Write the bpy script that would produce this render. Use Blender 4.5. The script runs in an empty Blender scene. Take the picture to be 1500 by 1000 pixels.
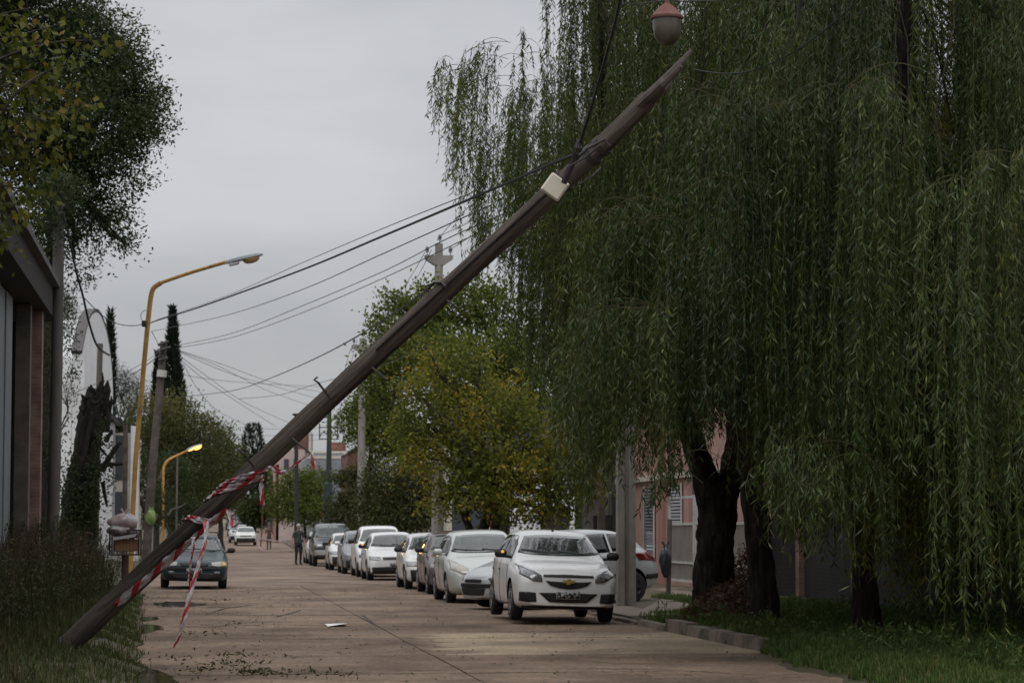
import bpy, bmesh, math, random
import numpy as np
from mathutils import Vector, Matrix
from mathutils.bvhtree import BVHTree

random.seed(7)
RNG = np.random.default_rng(7)
R = math.radians
SC = bpy.context.scene
COL = SC.collection

# ------------------------------------------------------------------ camera
YAW, PITCH, CAMH, FPX = R(7.17), R(4.251), 1.5, 3700.0
cam = bpy.data.cameras.new('camera')
cam.sensor_width = 22.3
cam.lens = 22.3 * FPX / 1500.0
cam.clip_end = 6000
cam.dof.use_dof = True
cam.dof.focus_distance = 27.0
cam.dof.aperture_fstop = 3.2
cam_o = bpy.data.objects.new('camera', cam)
COL.objects.link(cam_o)
cam_o.location = (0, 0, CAMH)
cam_o.rotation_euler = (R(90) + PITCH, 0, -YAW)
SC.camera = cam_o

# ------------------------------------------------------------------ world, sun, exposure
world = bpy.data.worlds.new('World')
SC.world = world
world.use_nodes = True
wn, wl = world.node_tree.nodes, world.node_tree.links
wn.clear()
w_out = wn.new('ShaderNodeOutputWorld')
w_bg = wn.new('ShaderNodeBackground')
w_sky = wn.new('ShaderNodeTexSky')
w_sky.sky_type = 'NISHITA'
w_sky.sun_disc = False
SUN_EL, SUN_AZ = R(58), R(200)
w_sky.sun_elevation = SUN_EL
w_sky.sun_rotation = SUN_AZ
w_tc = wn.new('ShaderNodeTexCoord')
w_map = wn.new('ShaderNodeMapping')
w_map.inputs['Scale'].default_value = (1.0, 1.0, 3.2)
w_noise = wn.new('ShaderNodeTexNoise')
w_noise.inputs['Scale'].default_value = 3.4
w_noise.inputs['Detail'].default_value = 6
w_noise.inputs['Roughness'].default_value = 0.5
w_ramp = wn.new('ShaderNodeValToRGB')
w_ramp.color_ramp.elements[0].position = 0.34
w_ramp.color_ramp.elements[0].color = (0.425, 0.434, 0.455, 1)
w_ramp.color_ramp.elements[1].position = 0.68
w_ramp.color_ramp.elements[1].color = (0.630, 0.632, 0.648, 1)
w_gain = wn.new('ShaderNodeMix')
w_gain.data_type = 'RGBA'
w_gain.blend_type = 'MULTIPLY'
w_gain.inputs[0].default_value = 1.0
w_sep = wn.new('ShaderNodeSeparateXYZ')
w_up = wn.new('ShaderNodeMath'); w_up.operation = 'MAXIMUM'; w_up.inputs[1].default_value = 0.0
w_cie = wn.new('ShaderNodeMath'); w_cie.operation = 'MULTIPLY_ADD'; w_cie.inputs[1].default_value = 17.0; w_cie.inputs[2].default_value = 7.6
wl.new(w_tc.outputs['Generated'], w_sep.inputs[0])
wl.new(w_sep.outputs[2], w_up.inputs[0])
wl.new(w_up.outputs[0], w_cie.inputs[0])
wl.new(w_cie.outputs[0], w_gain.inputs[7])
w_mix = wn.new('ShaderNodeMix')
w_mix.data_type = 'RGBA'
w_mix.inputs[0].default_value = 0.93
wl.new(w_tc.outputs['Generated'], w_map.inputs['Vector'])
wl.new(w_map.outputs['Vector'], w_noise.inputs['Vector'])
wl.new(w_noise.outputs['Fac'], w_ramp.inputs['Fac'])
wl.new(w_ramp.outputs['Color'], w_gain.inputs[6])
wl.new(w_sky.outputs['Color'], w_mix.inputs[6])
wl.new(w_gain.outputs[2], w_mix.inputs[7])
wl.new(w_mix.outputs[2], w_bg.inputs['Color'])
w_bg.inputs['Strength'].default_value = 0.1
wl.new(w_bg.outputs['Background'], w_out.inputs['Surface'])

sun = bpy.data.lights.new('sun', 'SUN')
sun.energy = 1.1
sun.angle = R(40)
sun.color = (1.0, 0.97, 0.93)
sun_o = bpy.data.objects.new('sun', sun)
COL.objects.link(sun_o)
sd = Vector((math.sin(SUN_AZ) * math.cos(SUN_EL), math.cos(SUN_AZ) * math.cos(SUN_EL), math.sin(SUN_EL)))
sun_o.rotation_euler = sd.to_track_quat('Z', 'Y').to_euler()
sun_o.location = (0, 0, 60)

SC.view_settings.view_transform = 'Standard'
SC.view_settings.look = 'None'
SC.view_settings.exposure = 0.0
SC.view_settings.gamma = 1.0
SC.view_settings.use_curve_mapping = False
SC.cycles.use_denoising = True
SC.cycles.max_bounces = 6
SC.cycles.diffuse_bounces = 3
SC.cycles.transparent_max_bounces = 8

# ------------------------------------------------------------------ photo geometry helpers
_f = Vector((math.sin(YAW) * math.cos(PITCH), math.cos(YAW) * math.cos(PITCH), math.sin(PITCH)))
_r = Vector((math.cos(YAW), -math.sin(YAW), 0))
_u = _r.cross(_f)
CAM = Vector((0, 0, CAMH))

def ray(px, py):
    return _f + _r * ((px - 750) / FPX) + _u * ((500 - py) / FPX)
def D(px, py, Y):
    d = ray(px, py)
    return CAM + d * (Y / d.y)
def G(px, py, z=0.0):
    d = ray(px, py)
    return CAM + d * ((z - CAMH) / d.z)
def PX(px, py, X):
    d = ray(px, py)
    return CAM + d * (X / d.x)
def project(P):
    P = np.asarray(P, float) - np.array(CAM)
    z = P @ np.array(_f)
    return 750 + FPX * (P @ np.array(_r)) / z, 500 - FPX * (P @ np.array(_u)) / z
def terrain(Y):
    return 0.0 if Y < 165 else (Y - 165) ** 1.25 * 0.0056
def scale_at(Y):
    return FPX / Y

# ------------------------------------------------------------------ materials
MATS = {}
def mat(name, col, rough=0.8, col2=None, scale=6.0, bump=0.0, bscale=None, metal=0.0, spec=0.5, detail=6, lo=0.35, hi=0.68,
        coord='Object', stretch=(1, 1, 1), coat=0.0, emit=None, estr=0.0, prerot=None, dirt=None, dirt_scale=1.2, dirt_lo=0.52, dirt_hi=0.75):
    if name in MATS: return MATS[name]
    m = bpy.data.materials.new(name)
    m.use_nodes = True
    nt = m.node_tree
    b = nt.nodes['Principled BSDF']
    b.inputs['Roughness'].default_value = rough
    b.inputs['Metallic'].default_value = metal
    b.inputs['Specular IOR Level'].default_value = spec
    if coat:
        b.inputs['Coat Weight'].default_value = coat
        b.inputs['Coat Roughness'].default_value = 0.06
    if emit:
        b.inputs['Emission Color'].default_value = (*emit, 1)
        b.inputs['Emission Strength'].default_value = estr
    b.inputs['Base Color'].default_value = (*col, 1)
    tc = nt.nodes.new('ShaderNodeTexCoord')
    mp = nt.nodes.new('ShaderNodeMapping')
    mp.inputs['Scale'].default_value = stretch
    if prerot is not None:
        m0 = nt.nodes.new('ShaderNodeMapping'); m0.inputs['Rotation'].default_value = prerot
        nt.links.new(tc.outputs[coord], m0.inputs['Vector']); nt.links.new(m0.outputs['Vector'], mp.inputs['Vector'])
    else:
        nt.links.new(tc.outputs[coord], mp.inputs['Vector'])
    last = None
    if col2 is not None:
        n = nt.nodes.new('ShaderNodeTexNoise')
        n.inputs['Scale'].default_value = scale
        n.inputs['Detail'].default_value = detail
        n.inputs['Roughness'].default_value = 0.6
        nt.links.new(mp.outputs['Vector'], n.inputs['Vector'])
        rp = nt.nodes.new('ShaderNodeValToRGB')
        rp.color_ramp.elements[0].position = lo
        rp.color_ramp.elements[0].color = (*col, 1)
        rp.color_ramp.elements[1].position = hi
        rp.color_ramp.elements[1].color = (*col2, 1)
        nt.links.new(n.outputs['Fac'], rp.inputs['Fac'])
        last = rp.outputs['Color']
    if dirt is not None:
        n2 = nt.nodes.new('ShaderNodeTexNoise')
        n2.inputs['Scale'].default_value = dirt_scale
        n2.inputs['Detail'].default_value = 8
        n2.inputs['Roughness'].default_value = 0.65
        nt.links.new(mp.outputs['Vector'], n2.inputs['Vector'])
        r2 = nt.nodes.new('ShaderNodeValToRGB')
        r2.color_ramp.elements[0].position = dirt_lo
        r2.color_ramp.elements[0].color = (0, 0, 0, 1)
        r2.color_ramp.elements[1].position = dirt_hi
        r2.color_ramp.elements[1].color = (1, 1, 1, 1)
        nt.links.new(n2.outputs['Fac'], r2.inputs['Fac'])
        mx = nt.nodes.new('ShaderNodeMix')
        mx.data_type = 'RGBA'
        nt.links.new(r2.outputs['Color'], mx.inputs[0])
        if last is not None: nt.links.new(last, mx.inputs[6])
        else: mx.inputs[6].default_value = (*col, 1)
        mx.inputs[7].default_value = (*dirt, 1)
        last = mx.outputs[2]
    if last is not None:
        nt.links.new(last, b.inputs['Base Color'])
    if bump:
        n3 = nt.nodes.new('ShaderNodeTexNoise')
        n3.inputs['Scale'].default_value = bscale or scale * 3
        n3.inputs['Detail'].default_value = 6
        nt.links.new(mp.outputs['Vector'], n3.inputs['Vector'])
        bp = nt.nodes.new('ShaderNodeBump')
        bp.inputs['Strength'].default_value = bump
        bp.inputs['Distance'].default_value = 0.02
        nt.links.new(n3.outputs['Fac'], bp.inputs['Height'])
        nt.links.new(bp.outputs['Normal'], b.inputs['Normal'])
    MATS[name] = m
    return m

def leaf_mat(name, cols, rough=0.5, trans=0.3, spec=0.18):
    """cols: list of (pos, rgb) along the per-leaf random attribute"""
    m = bpy.data.materials.new(name)
    m.use_nodes = True
    nt = m.node_tree
    nt.nodes.clear()
    out = nt.nodes.new('ShaderNodeOutputMaterial')
    at = nt.nodes.new('ShaderNodeAttribute')
    at.attribute_name = 'rnd'
    rp = nt.nodes.new('ShaderNodeValToRGB')
    els = rp.color_ramp.elements
    els[0].position, els[0].color = cols[0][0], (*cols[0][1], 1)
    els[1].position, els[1].color = cols[-1][0], (*cols[-1][1], 1)
    for p, c in cols[1:-1]:
        e = els.new(p)
        e.color = (*c, 1)
    nt.links.new(at.outputs['Fac'], rp.inputs['Fac'])
    b = nt.nodes.new('ShaderNodeBsdfPrincipled')
    b.inputs['Roughness'].default_value = rough
    b.inputs['Specular IOR Level'].default_value = spec
    t = nt.nodes.new('ShaderNodeBsdfTranslucent')
    mx = nt.nodes.new('ShaderNodeMixShader')
    mx.inputs[0].default_value = trans
    nt.links.new(rp.outputs['Color'], b.inputs['Base Color'])
    nt.links.new(rp.outputs['Color'], t.inputs['Color'])
    nt.links.new(b.outputs[0], mx.inputs[1])
    nt.links.new(t.outputs[0], mx.inputs[2])
    nt.links.new(mx.outputs[0], out.inputs['Surface'])
    return m

def brick_mat(name, c1, c2, mortar, scale=1.0, bw=0.26, bh=0.075, rot=None, dirt=None):
    m = bpy.data.materials.new(name)
    m.use_nodes = True
    nt = m.node_tree
    b = nt.nodes['Principled BSDF']
    b.inputs['Roughness'].default_value = 0.9
    tc = nt.nodes.new('ShaderNodeTexCoord')
    sx = nt.nodes.new('ShaderNodeSeparateXYZ')
    nt.links.new(tc.outputs['Object'], sx.inputs[0])
    ad = nt.nodes.new('ShaderNodeMath')
    nt.links.new(sx.outputs[0], ad.inputs[0])
    nt.links.new(sx.outputs[1], ad.inputs[1])
    cb = nt.nodes.new('ShaderNodeCombineXYZ')
    nt.links.new(ad.outputs[0], cb.inputs[0])
    nt.links.new(sx.outputs[2], cb.inputs[1])
    br = nt.nodes.new('ShaderNodeTexBrick')
    br.inputs['Color1'].default_value = (*c1, 1)
    br.inputs['Color2'].default_value = (*c2, 1)
    br.inputs['Mortar'].default_value = (*mortar, 1)
    br.inputs['Scale'].default_value = scale
    br.inputs['Brick Width'].default_value = bw
    br.inputs['Row Height'].default_value = bh
    br.inputs['Mortar Size'].default_value = 0.012
    nt.links.new(cb.outputs[0], br.inputs['Vector'])
    n = nt.nodes.new('ShaderNodeTexNoise')
    n.inputs['Scale'].default_value = 2.2
    n.inputs['Detail'].default_value = 7
    nt.links.new(tc.outputs['Object'], n.inputs['Vector'])
    mx = nt.nodes.new('ShaderNodeMix')
    mx.data_type = 'RGBA'
    mx.blend_type = 'MULTIPLY'
    mx.inputs[0].default_value = 0.7
    nt.links.new(br.outputs['Color'], mx.inputs[6])
    rp = nt.nodes.new('ShaderNodeValToRGB')
    rp.color_ramp.elements[0].position, rp.color_ramp.elements[0].color = 0.35, (0.4, 0.4, 0.42, 1)
    rp.color_ramp.elements[1].position, rp.color_ramp.elements[1].color = 0.65, (1.1, 1.1, 1.1, 1)
    nt.links.new(n.outputs['Fac'], rp.inputs['Fac'])
    nt.links.new(rp.outputs['Color'], mx.inputs[7])
    nt.links.new(mx.outputs[2], b.inputs['Base Color'])
    bp = nt.nodes.new('ShaderNodeBump')
    bp.inputs['Strength'].default_value = 0.5
    bp.inputs['Distance'].default_value = 0.01
    nt.links.new(br.outputs['Fac'], bp.inputs['Height'])
    bp.invert = True
    nt.links.new(bp.outputs['Normal'], b.inputs['Normal'])
    return m

# ------------------------------------------------------------------ object helpers
def tag(o, label=None, cat=None, group=None, kind=None):
    if label: o['label'] = label
    if cat: o['category'] = cat
    if group: o['group'] = group
    if kind: o['kind'] = kind
    return o
def empty(name, loc=(0, 0, 0), rz=0, label=None, cat=None, group=None):
    o = bpy.data.objects.new(name, None)
    o.empty_display_size = 0.2
    COL.objects.link(o)
    o.location = loc
    o.rotation_euler = (0, 0, rz)
    return tag(o, label, cat, group)
def link(name, me, m=None, parent=None):
    o = bpy.data.objects.new(name, me)
    COL.objects.link(o)
    if m is not None:
        for mm in (m if isinstance(m, (list, tuple)) else [m]):
            me.materials.append(mm)
    if parent is not None: o.parent = parent
    return o
def shade(me, ang=40):
    me.polygons.foreach_set('use_smooth', [True] * len(me.polygons))
    try: me.set_sharp_from_angle(angle=R(ang))
    except Exception: pass

class MB:
    """collects shapes of ONE part"""
    def __init__(s):
        s.v, s.f = [], []
    def add(s, vs, fs):
        n = len(s.v)
        s.v += [tuple(v) for v in vs]
        s.f += [tuple(i + n for i in f) for f in fs]
        return s
    def box(s, c, d, rot=None, top=1.0, bev=0.0):
        hx, hy, hz = d[0] / 2, d[1] / 2, d[2] / 2
        if bev:
            b = min(bev, hx * .8, hy * .8, hz * .8)
            vs, idx = [], {}
            for sx in (-1, 1):
                for sy in (-1, 1):
                    for sz in (-1, 1):
                        for ax in range(3):
                            p = [sx * (hx - b), sy * (hy - b), sz * (hz - b)]
                            p[ax] += (sx, sy, sz)[ax] * b
                            idx[(sx, sy, sz, ax)] = len(vs)
                            vs.append(Vector(p))
            fs = []
            S = (-1, 1)
            for sx in S: fs.append([idx[(sx, a, c2, 0)] for a, c2 in ((-1, -1), (1, -1), (1, 1), (-1, 1))][::sx])
            for sy in S: fs.append([idx[(a, sy, c2, 1)] for a, c2 in ((-1, -1), (1, -1), (1, 1), (-1, 1))][::-sy])
            for sz in S: fs.append([idx[(a, c2, sz, 2)] for a, c2 in ((-1, -1), (1, -1), (1, 1), (-1, 1))][::sz])
            for sx in S:
                for sy in S: fs.append([idx[(sx, sy, -1, 0)], idx[(sx, sy, -1, 1)], idx[(sx, sy, 1, 1)], idx[(sx, sy, 1, 0)]])
            for sx in S:
                for sz in S: fs.append([idx[(sx, -1, sz, 0)], idx[(sx, -1, sz, 2)], idx[(sx, 1, sz, 2)], idx[(sx, 1, sz, 0)]])
            for sy in S:
                for sz in S: fs.append([idx[(-1, sy, sz, 1)], idx[(-1, sy, sz, 2)], idx[(1, sy, sz, 2)], idx[(1, sy, sz, 1)]])
            for sx in S:
                for sy in S:
                    for sz in S: fs.append([idx[(sx, sy, sz, 0)], idx[(sx, sy, sz, 1)], idx[(sx, sy, sz, 2)]])
        else:
            vs = [Vector((x * hx * (top if z > 0 else 1), y * hy * (top if z > 0 else 1), z * hz)) for z in (-1, 1) for y in (-1, 1) for x in (-1, 1)]
            fs = [(0, 2, 3, 1), (4, 5, 7, 6), (0, 1, 5, 4), (2, 6, 7, 3), (0, 4, 6, 2), (1, 3, 7, 5)]
        M = rot if rot is not None else Matrix.Identity(3)
        return s.add([M @ v + Vector(c) for v in vs], fs)
    def tube(s, pts, rad, n=6, cap=True):
        pts = [Vector(p) for p in pts]
        k = len(pts)
        if not isinstance(rad, (list, tuple)): rad = [rad] * k
        vs, fs = [], []
        ref = None
        for i, p in enumerate(pts):
            t = (pts[min(i + 1, k - 1)] - pts[max(i - 1, 0)])
            if t.length < 1e-9: t = Vector((0, 0, 1))
            t.normalize()
            if ref is None:
                ref = Vector((1, 0, 0)) if abs(t.x) < 0.9 else Vector((0, 1, 0))
            a = (ref - t * ref.dot(t))
            if a.length < 1e-6: a = t.orthogonal()
            a.normalize()
            ref = a
            b = t.cross(a)
            for j in range(n):
                an = 2 * math.pi * j / n
                vs.append(p + (a * math.cos(an) + b * math.sin(an)) * rad[i])
        for i in range(k - 1):
            for j in range(n):
                fs.append((i * n + j, i * n + (j + 1) % n, (i + 1) * n + (j + 1) % n, (i + 1) * n + j))
        if cap:
            fs.append(tuple(range(n))[::-1])
            fs.append(tuple((k - 1) * n + j for j in range(n)))
        return s.add(vs, fs)
    def lathe(s, prof, n=16, M=None, cap=True):
        """prof: list of (r,z) around z axis"""
        vs, fs = [], []
        for r_, z in prof:
            for j in range(n):
                an = 2 * math.pi * j / n
                vs.append(Vector((r_ * math.cos(an), r_ * math.sin(an), z)))
        for i in range(len(prof) - 1):
            for j in range(n):
                fs.append((i * n + j, i * n + (j + 1) % n, (i + 1) * n + (j + 1) % n, (i + 1) * n + j))
        if cap:
            fs.append(tuple(range(n))[::-1])
            fs.append(tuple((len(prof) - 1) * n + j for j in range(n)))
        if M is not None: vs = [M @ v for v in vs]
        return s.add(vs, fs)
    def prism(s, poly, off):
        n = len(poly)
        vs = [Vector(p) for p in poly] + [Vector(p) + Vector(off) for p in poly]
        fs = [tuple(range(n))[::-1], tuple(range(n, 2 * n))]
        fs += [(i, (i + 1) % n, n + (i + 1) % n, n + i) for i in range(n)]
        return s.add(vs, fs)
    def build(s, name, m=None, parent=None, smooth=None):
        me = bpy.data.meshes.new(name)
        me.from_pydata(s.v, [], s.f)
        bm = bmesh.new()
        bm.from_mesh(me)
        bmesh.ops.recalc_face_normals(bm, faces=bm.faces)
        bm.to_mesh(me)
        bm.free()
        me.update()
        if smooth: shade(me, smooth)
        return link(name, me, m, parent)

def np_mesh(name, V, F, rnd=None, m=None, parent=None):
    """V (n,3), F (k,4 or 3)"""
    me = bpy.data.meshes.new(name)
    V = np.asarray(V, np.float32)
    F = np.asarray(F, np.int32)
    k, c = F.shape
    me.vertices.add(len(V))
    me.vertices.foreach_set('co', V.ravel())
    me.loops.add(k * c)
    me.loops.foreach_set('vertex_index', F.ravel())
    me.polygons.add(k)
    me.polygons.foreach_set('loop_start', np.arange(k, dtype=np.int32) * c)
    me.polygons.foreach_set('loop_total', np.full(k, c, np.int32))
    me.update(calc_edges=True)
    if rnd is not None:
        a = me.attributes.new('rnd', 'FLOAT', 'FACE')
        a.data.foreach_set('value', np.asarray(rnd, np.float32))
    return link(name, me, m, parent)

def nrm(a):
    return a / np.maximum(np.linalg.norm(a, axis=-1, keepdims=True), 1e-9)
def leaves(C, Dr, L, W, flat=0.5, up=None):
    """diamond leaf quads: C base points, Dr axis directions, L length, W width -> V,F"""
    n = len(C)
    Dr = nrm(Dr)
    rv = RNG.normal(size=(n, 3))
    if up is not None:
        rv = rv * (1 - up) + np.array([0, 0, 1.0]) * up
    S = nrm(np.cross(Dr, rv))
    N = np.cross(S, Dr)
    L = np.broadcast_to(L, (n,))[:, None]
    W = np.broadcast_to(W, (n,))[:, None]
    fold = RNG.uniform(-.18, .18, (n, 1)) * L
    p0 = C
    p1 = C + Dr * L * .42 + S * W * .5 + N * fold * .4
    p2 = C + Dr * L + N * fold
    p3 = C + Dr * L * .42 - S * W * .5 + N * fold * .4
    V = np.stack([p0, p1, p2, p3], 1).reshape(-1, 3)
    F = np.arange(n * 4).reshape(n, 4)
    return V, F

# ================================================================== SETTING: ground, road, kerbs, verges
XL, XR = -1.35, 6.95          # kerb faces
M_dirt = mat('earth', (0.10, 0.075, 0.05), 0.95, (0.06, 0.07, 0.03), 1.2, 0.4, 9)
M_verge = mat('verge_soil', (0.085, 0.064, 0.042), 0.95, (0.05, 0.055, 0.022), 0.9, 0.5, 8)
M_slab = mat('road_concrete', (0.210, 0.150, 0.108), 0.85, (0.280, 0.207, 0.153), 7.0, 0.9, 38,
             dirt=(0.165, 0.122, 0.092), dirt_scale=0.8, dirt_lo=0.47, dirt_hi=0.66, spec=0.2, lo=.36, hi=.64, stretch=(1, .55, 1))
M_slab2 = mat('road_concrete_far', (0.225, 0.166, 0.128), 0.85, (0.272, 0.208, 0.163), 0.5, 0.4, 20,
              dirt=(0.185, 0.137, 0.105), dirt_scale=0.22, dirt_lo=0.5, dirt_hi=0.7, spec=0.2, stretch=(1, .6, 1))
M_patch = mat('road_patch', (0.31, 0.242, 0.172), 0.85, (0.375, 0.295, 0.212), 6.0, 0.6, 50,
              dirt=(0.25, 0.19, 0.135), dirt_scale=0.6, dirt_lo=0.45, dirt_hi=0.7, spec=0.25, stretch=(1, .5, 1))
M_joint = mat('joint_tar', (0.030, 0.026, 0.022), 0.8, (0.06, 0.05, 0.04), 12)
M_kerb = mat('kerb_concrete', (0.17, 0.13, 0.10), 0.9, (0.27, 0.215, 0.17), 4, 0.8, 18, dirt=(0.06, 0.05, 0.035), dirt_scale=1.3, dirt_lo=.45, dirt_hi=.62)
M_walk = mat('sidewalk', (0.14, 0.108, 0.084), 0.9, (0.20, 0.158, 0.125), 2, 0.4, 25, dirt=(0.10, 0.08, 0.06), dirt_scale=1.1)

def strip(name, xs, ys, zf, m, kind='structure', parent=None):
    V, F = [], []
    for j, y in enumerate(ys):
        for i, x in enumerate(xs):
            V.append((x, y, zf(x, y)))
    n = len(xs)
    for j in range(len(ys) - 1):
        for i in range(n - 1):
            F.append((j * n + i, j * n + i + 1, (j + 1) * n + i + 1, (j + 1) * n + i))
    o = np_mesh(name, V, F, None, m, parent)
    shade(o.data, 60)
    if parent is None: tag(o, kind=kind)
    return o
ys_far = [-20, 10, 40, 80, 120, 150, 165, 175, 185, 195, 205, 220, 240, 260, 290, 320, 360, 420, 500, 700, 1000, 1600, 3000]
def zfar(y):
    return terrain(min(y, 420)) + (max(0, y - 420)) * 0.004
ground = strip('ground', [-2500, -300, -60, -12, 0, 12, 60, 300, 2500], ys_far, lambda x, y: zfar(y) - 0.06, M_dirt)
tag(ground, 'bare earth and scrub ground under the whole street')

# road: a tar bed with real slabs near by, one sheet far off
road = strip('road', [XL, 0, 2.8, 4.5, XR], [-6, 30, 68] , lambda x, y: -0.03, M_joint)
tag(road, 'worn pinkish concrete street with cracked slabs and dark joints')
far = strip('road_surface', [XL, 2.8, XR], [68] + [y for y in ys_far if 68 < y <= 420] + [470], lambda x, y: zfar(y) + 0.0, M_slab2, parent=road)
joints = [2, 8, 14, 19.5, 23.0, 26.5, 30.3, 35.0, 39.9, 44.6, 49.5, 54.0, 58.6, 63.2, 68.0]
rr = random.Random(3)
jl = [(y + rr.uniform(-.10, .10), y + rr.uniform(-.10, .10), y + rr.uniform(-.12, .12)) for y in joints]
xm = 2.85
for lane in (0, 1):
    x0, x1 = (XL, xm - 0.011) if lane == 0 else (xm + 0.011, XR)
    for k in range(len(joints) - 1):
        g = 0.024
        ya0, ya1 = jl[k][lane] + g, jl[k][lane + 1] + g
        yb0, yb1 = jl[k + 1][lane] - g, jl[k + 1][lane + 1] - g
        dz = [rr.uniform(-.004, .004) for _ in range(4)]
        # edges wobble, so the joints do not run ruler straight
        N = 16
        front = [(x0 + (x1 - x0) * i / N, ya0 + (ya1 - ya0) * i / N + (rr.uniform(-.05, .05) if 0 < i < N else 0), dz[0] + (dz[1] - dz[0]) * i / N) for i in range(N + 1)]
        back = [(x0 + (x1 - x0) * i / N, yb0 + (yb1 - yb0) * i / N + (rr.uniform(-.05, .05) if 0 < i < N else 0), dz[3] + (dz[2] - dz[3]) * i / N) for i in range(N + 1)]
        b = MB()
        b.prism(front + back[::-1], (0, 0, -0.026))
        b.build('slab', M_slab, road)
# paler concrete of the right lane between two joints, with a worn ragged edge; grit and dark speckle
def slab_nodes(m):
    nt = m.node_tree
    b = nt.nodes['Principled BSDF']
    src = b.inputs['Base Color'].links[0].from_socket
    ge = nt.nodes.new('ShaderNodeNewGeometry')
    nz = nt.nodes.new('ShaderNodeTexNoise'); nz.inputs['Scale'].default_value = 1.3; nz.inputs['Detail'].default_value = 6
    nt.links.new(ge.outputs['Position'], nz.inputs['Vector'])
    sx = nt.nodes.new('ShaderNodeSeparateXYZ'); nt.links.new(ge.outputs['Position'], sx.inputs[0])
    def M_(op, a, b_=None, c=None):
        n = nt.nodes.new('ShaderNodeMath'); n.operation = op
        for k, v in enumerate((a, b_, c)):
            if v is None: continue
            if isinstance(v, (int, float)): n.inputs[k].default_value = v
            else: nt.links.new(v, n.inputs[k])
        return n.outputs[0]
    wob = M_('MULTIPLY_ADD', nz.outputs['Fac'], 2.6, -1.3)
    x_ = M_('ADD', sx.outputs[0], wob)
    y_ = M_('ADD', sx.outputs[1], wob)
    def ss(v, lo, hi):
        n = nt.nodes.new('ShaderNodeMapRange'); n.interpolation_type = 'SMOOTHSTEP'
        n.inputs['From Min'].default_value = lo; n.inputs['From Max'].default_value = hi
        nt.links.new(v, n.inputs['Value']); return n.outputs[0]
    k1 = ss(x_, 3.0, 3.5); k2 = ss(sx.outputs[1], 30.25, 30.4); k3 = M_('SUBTRACT', 1.0, ss(y_, 36.0, 37.0))
    msk = M_('MULTIPLY', M_('MULTIPLY', k1, k2), k3)
    msk = M_('MULTIPLY', msk, M_('MULTIPLY_ADD', nz.outputs['Fac'], .7, .5))
    mx = nt.nodes.new('ShaderNodeMix'); mx.data_type = 'RGBA'
    nt.links.new(msk, mx.inputs[0]); nt.links.new(src, mx.inputs[6]); mx.inputs[7].default_value = (.43, .345, .245, 1)
    gr = nt.nodes.new('ShaderNodeTexNoise'); gr.inputs['Scale'].default_value = 16; gr.inputs['Detail'].default_value = 5; gr.inputs['Roughness'].default_value = .75
    nt.links.new(ge.outputs['Position'], gr.inputs['Vector'])
    rp = nt.nodes.new('ShaderNodeValToRGB')
    rp.color_ramp.elements[0].position, rp.color_ramp.elements[0].color = .33, (.52, .5, .48, 1)
    rp.color_ramp.elements[1].position, rp.color_ramp.elements[1].color = .50, (1, 1, 1, 1)
    e = rp.color_ramp.elements.new(.68); e.color = (1.22, 1.2, 1.18, 1)
    nt.links.new(gr.outputs['Fac'], rp.inputs['Fac'])
    m2 = nt.nodes.new('ShaderNodeMix'); m2.data_type = 'RGBA'; m2.blend_type = 'MULTIPLY'; m2.inputs[0].default_value = 1
    nt.links.new(mx.outputs[2], m2.inputs[6]); nt.links.new(rp.outputs['Color'], m2.inputs[7])
    # large damp stains
    st_ = nt.nodes.new('ShaderNodeTexNoise'); st_.inputs['Scale'].default_value = .32; st_.inputs['Detail'].default_value = 7; st_.inputs['Roughness'].default_value = .62
    nt.links.new(ge.outputs['Position'], st_.inputs['Vector'])
    r3 = nt.nodes.new('ShaderNodeValToRGB')
    r3.color_ramp.elements[0].position, r3.color_ramp.elements[0].color = .40, (.60, .60, .61, 1)
    r3.color_ramp.elements[1].position, r3.color_ramp.elements[1].color = .60, (1.12, 1.11, 1.09, 1)
    nt.links.new(st_.outputs['Fac'], r3.inputs['Fac'])
    m3 = nt.nodes.new('ShaderNodeMix'); m3.data_type = 'RGBA'; m3.blend_type = 'MULTIPLY'; m3.inputs[0].default_value = 1
    nt.links.new(m2.outputs[2], m3.inputs[6]); nt.links.new(r3.outputs['Color'], m3.inputs[7])
    nt.links.new(m3.outputs[2], b.inputs['Base Color'])
slab_nodes(M_slab); slab_nodes(M_slab2)
# cracks: thin filled tar lines
def crack(pts, w=0.02):
    P = [G(x, y, 0.0075) for x, y in pts]
    Q = []
    for a, b_ in zip(P[:-1], P[1:]):
        k = max(2, int((b_ - a).length / 0.3))
        for i in range(k):
            q = a.lerp(b_, i / k)
            Q.append(q + Vector((rr.uniform(-.02, .02), rr.uniform(-.05, .05), 0)))
    Q.append(P[-1])
    V, F = [], []
    for i, q in enumerate(Q):
        d = (Q[min(i + 1, len(Q) - 1)] - Q[max(0, i - 1)]).normalized()
        s_ = Vector((-d.y, d.x, 0)) * w * rr.uniform(.5, 1.5) * (0.25 if i in (0, len(Q) - 1) else 1)
        V += [q + s_, q - s_]
    F = [(2 * i, 2 * i + 1, 2 * i + 3, 2 * i + 2) for i in range(len(Q) - 1)]
    np_mesh('crack', V, F, None, M_joint, road)
crack([(300, 918), (345, 915), (400, 914), (470, 916), (560, 916), (640, 917)], .03)
crack([(400, 903), (425, 898), (440, 893), (470, 894), (560, 895)], .03)
crack([(445, 877), (480, 877.5), (495, 878)], .03)
crack([(575, 916), (620, 915), (715, 917)], .035)
crack([(530, 900), (550, 915)], .02)
crack([(240, 990), (330, 988), (420, 985), (500, 983), (600, 984)], .025)
crack([(350, 865), (420, 862), (520, 866), (600, 868)], .05)
crack([(380, 850), (470, 853), (560, 856)], .05)
crack([(450, 841), (520, 845)], .06)
crack([(560, 982), (700, 979), (860, 978), (1000, 981), (1120, 988)], .02)
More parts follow.
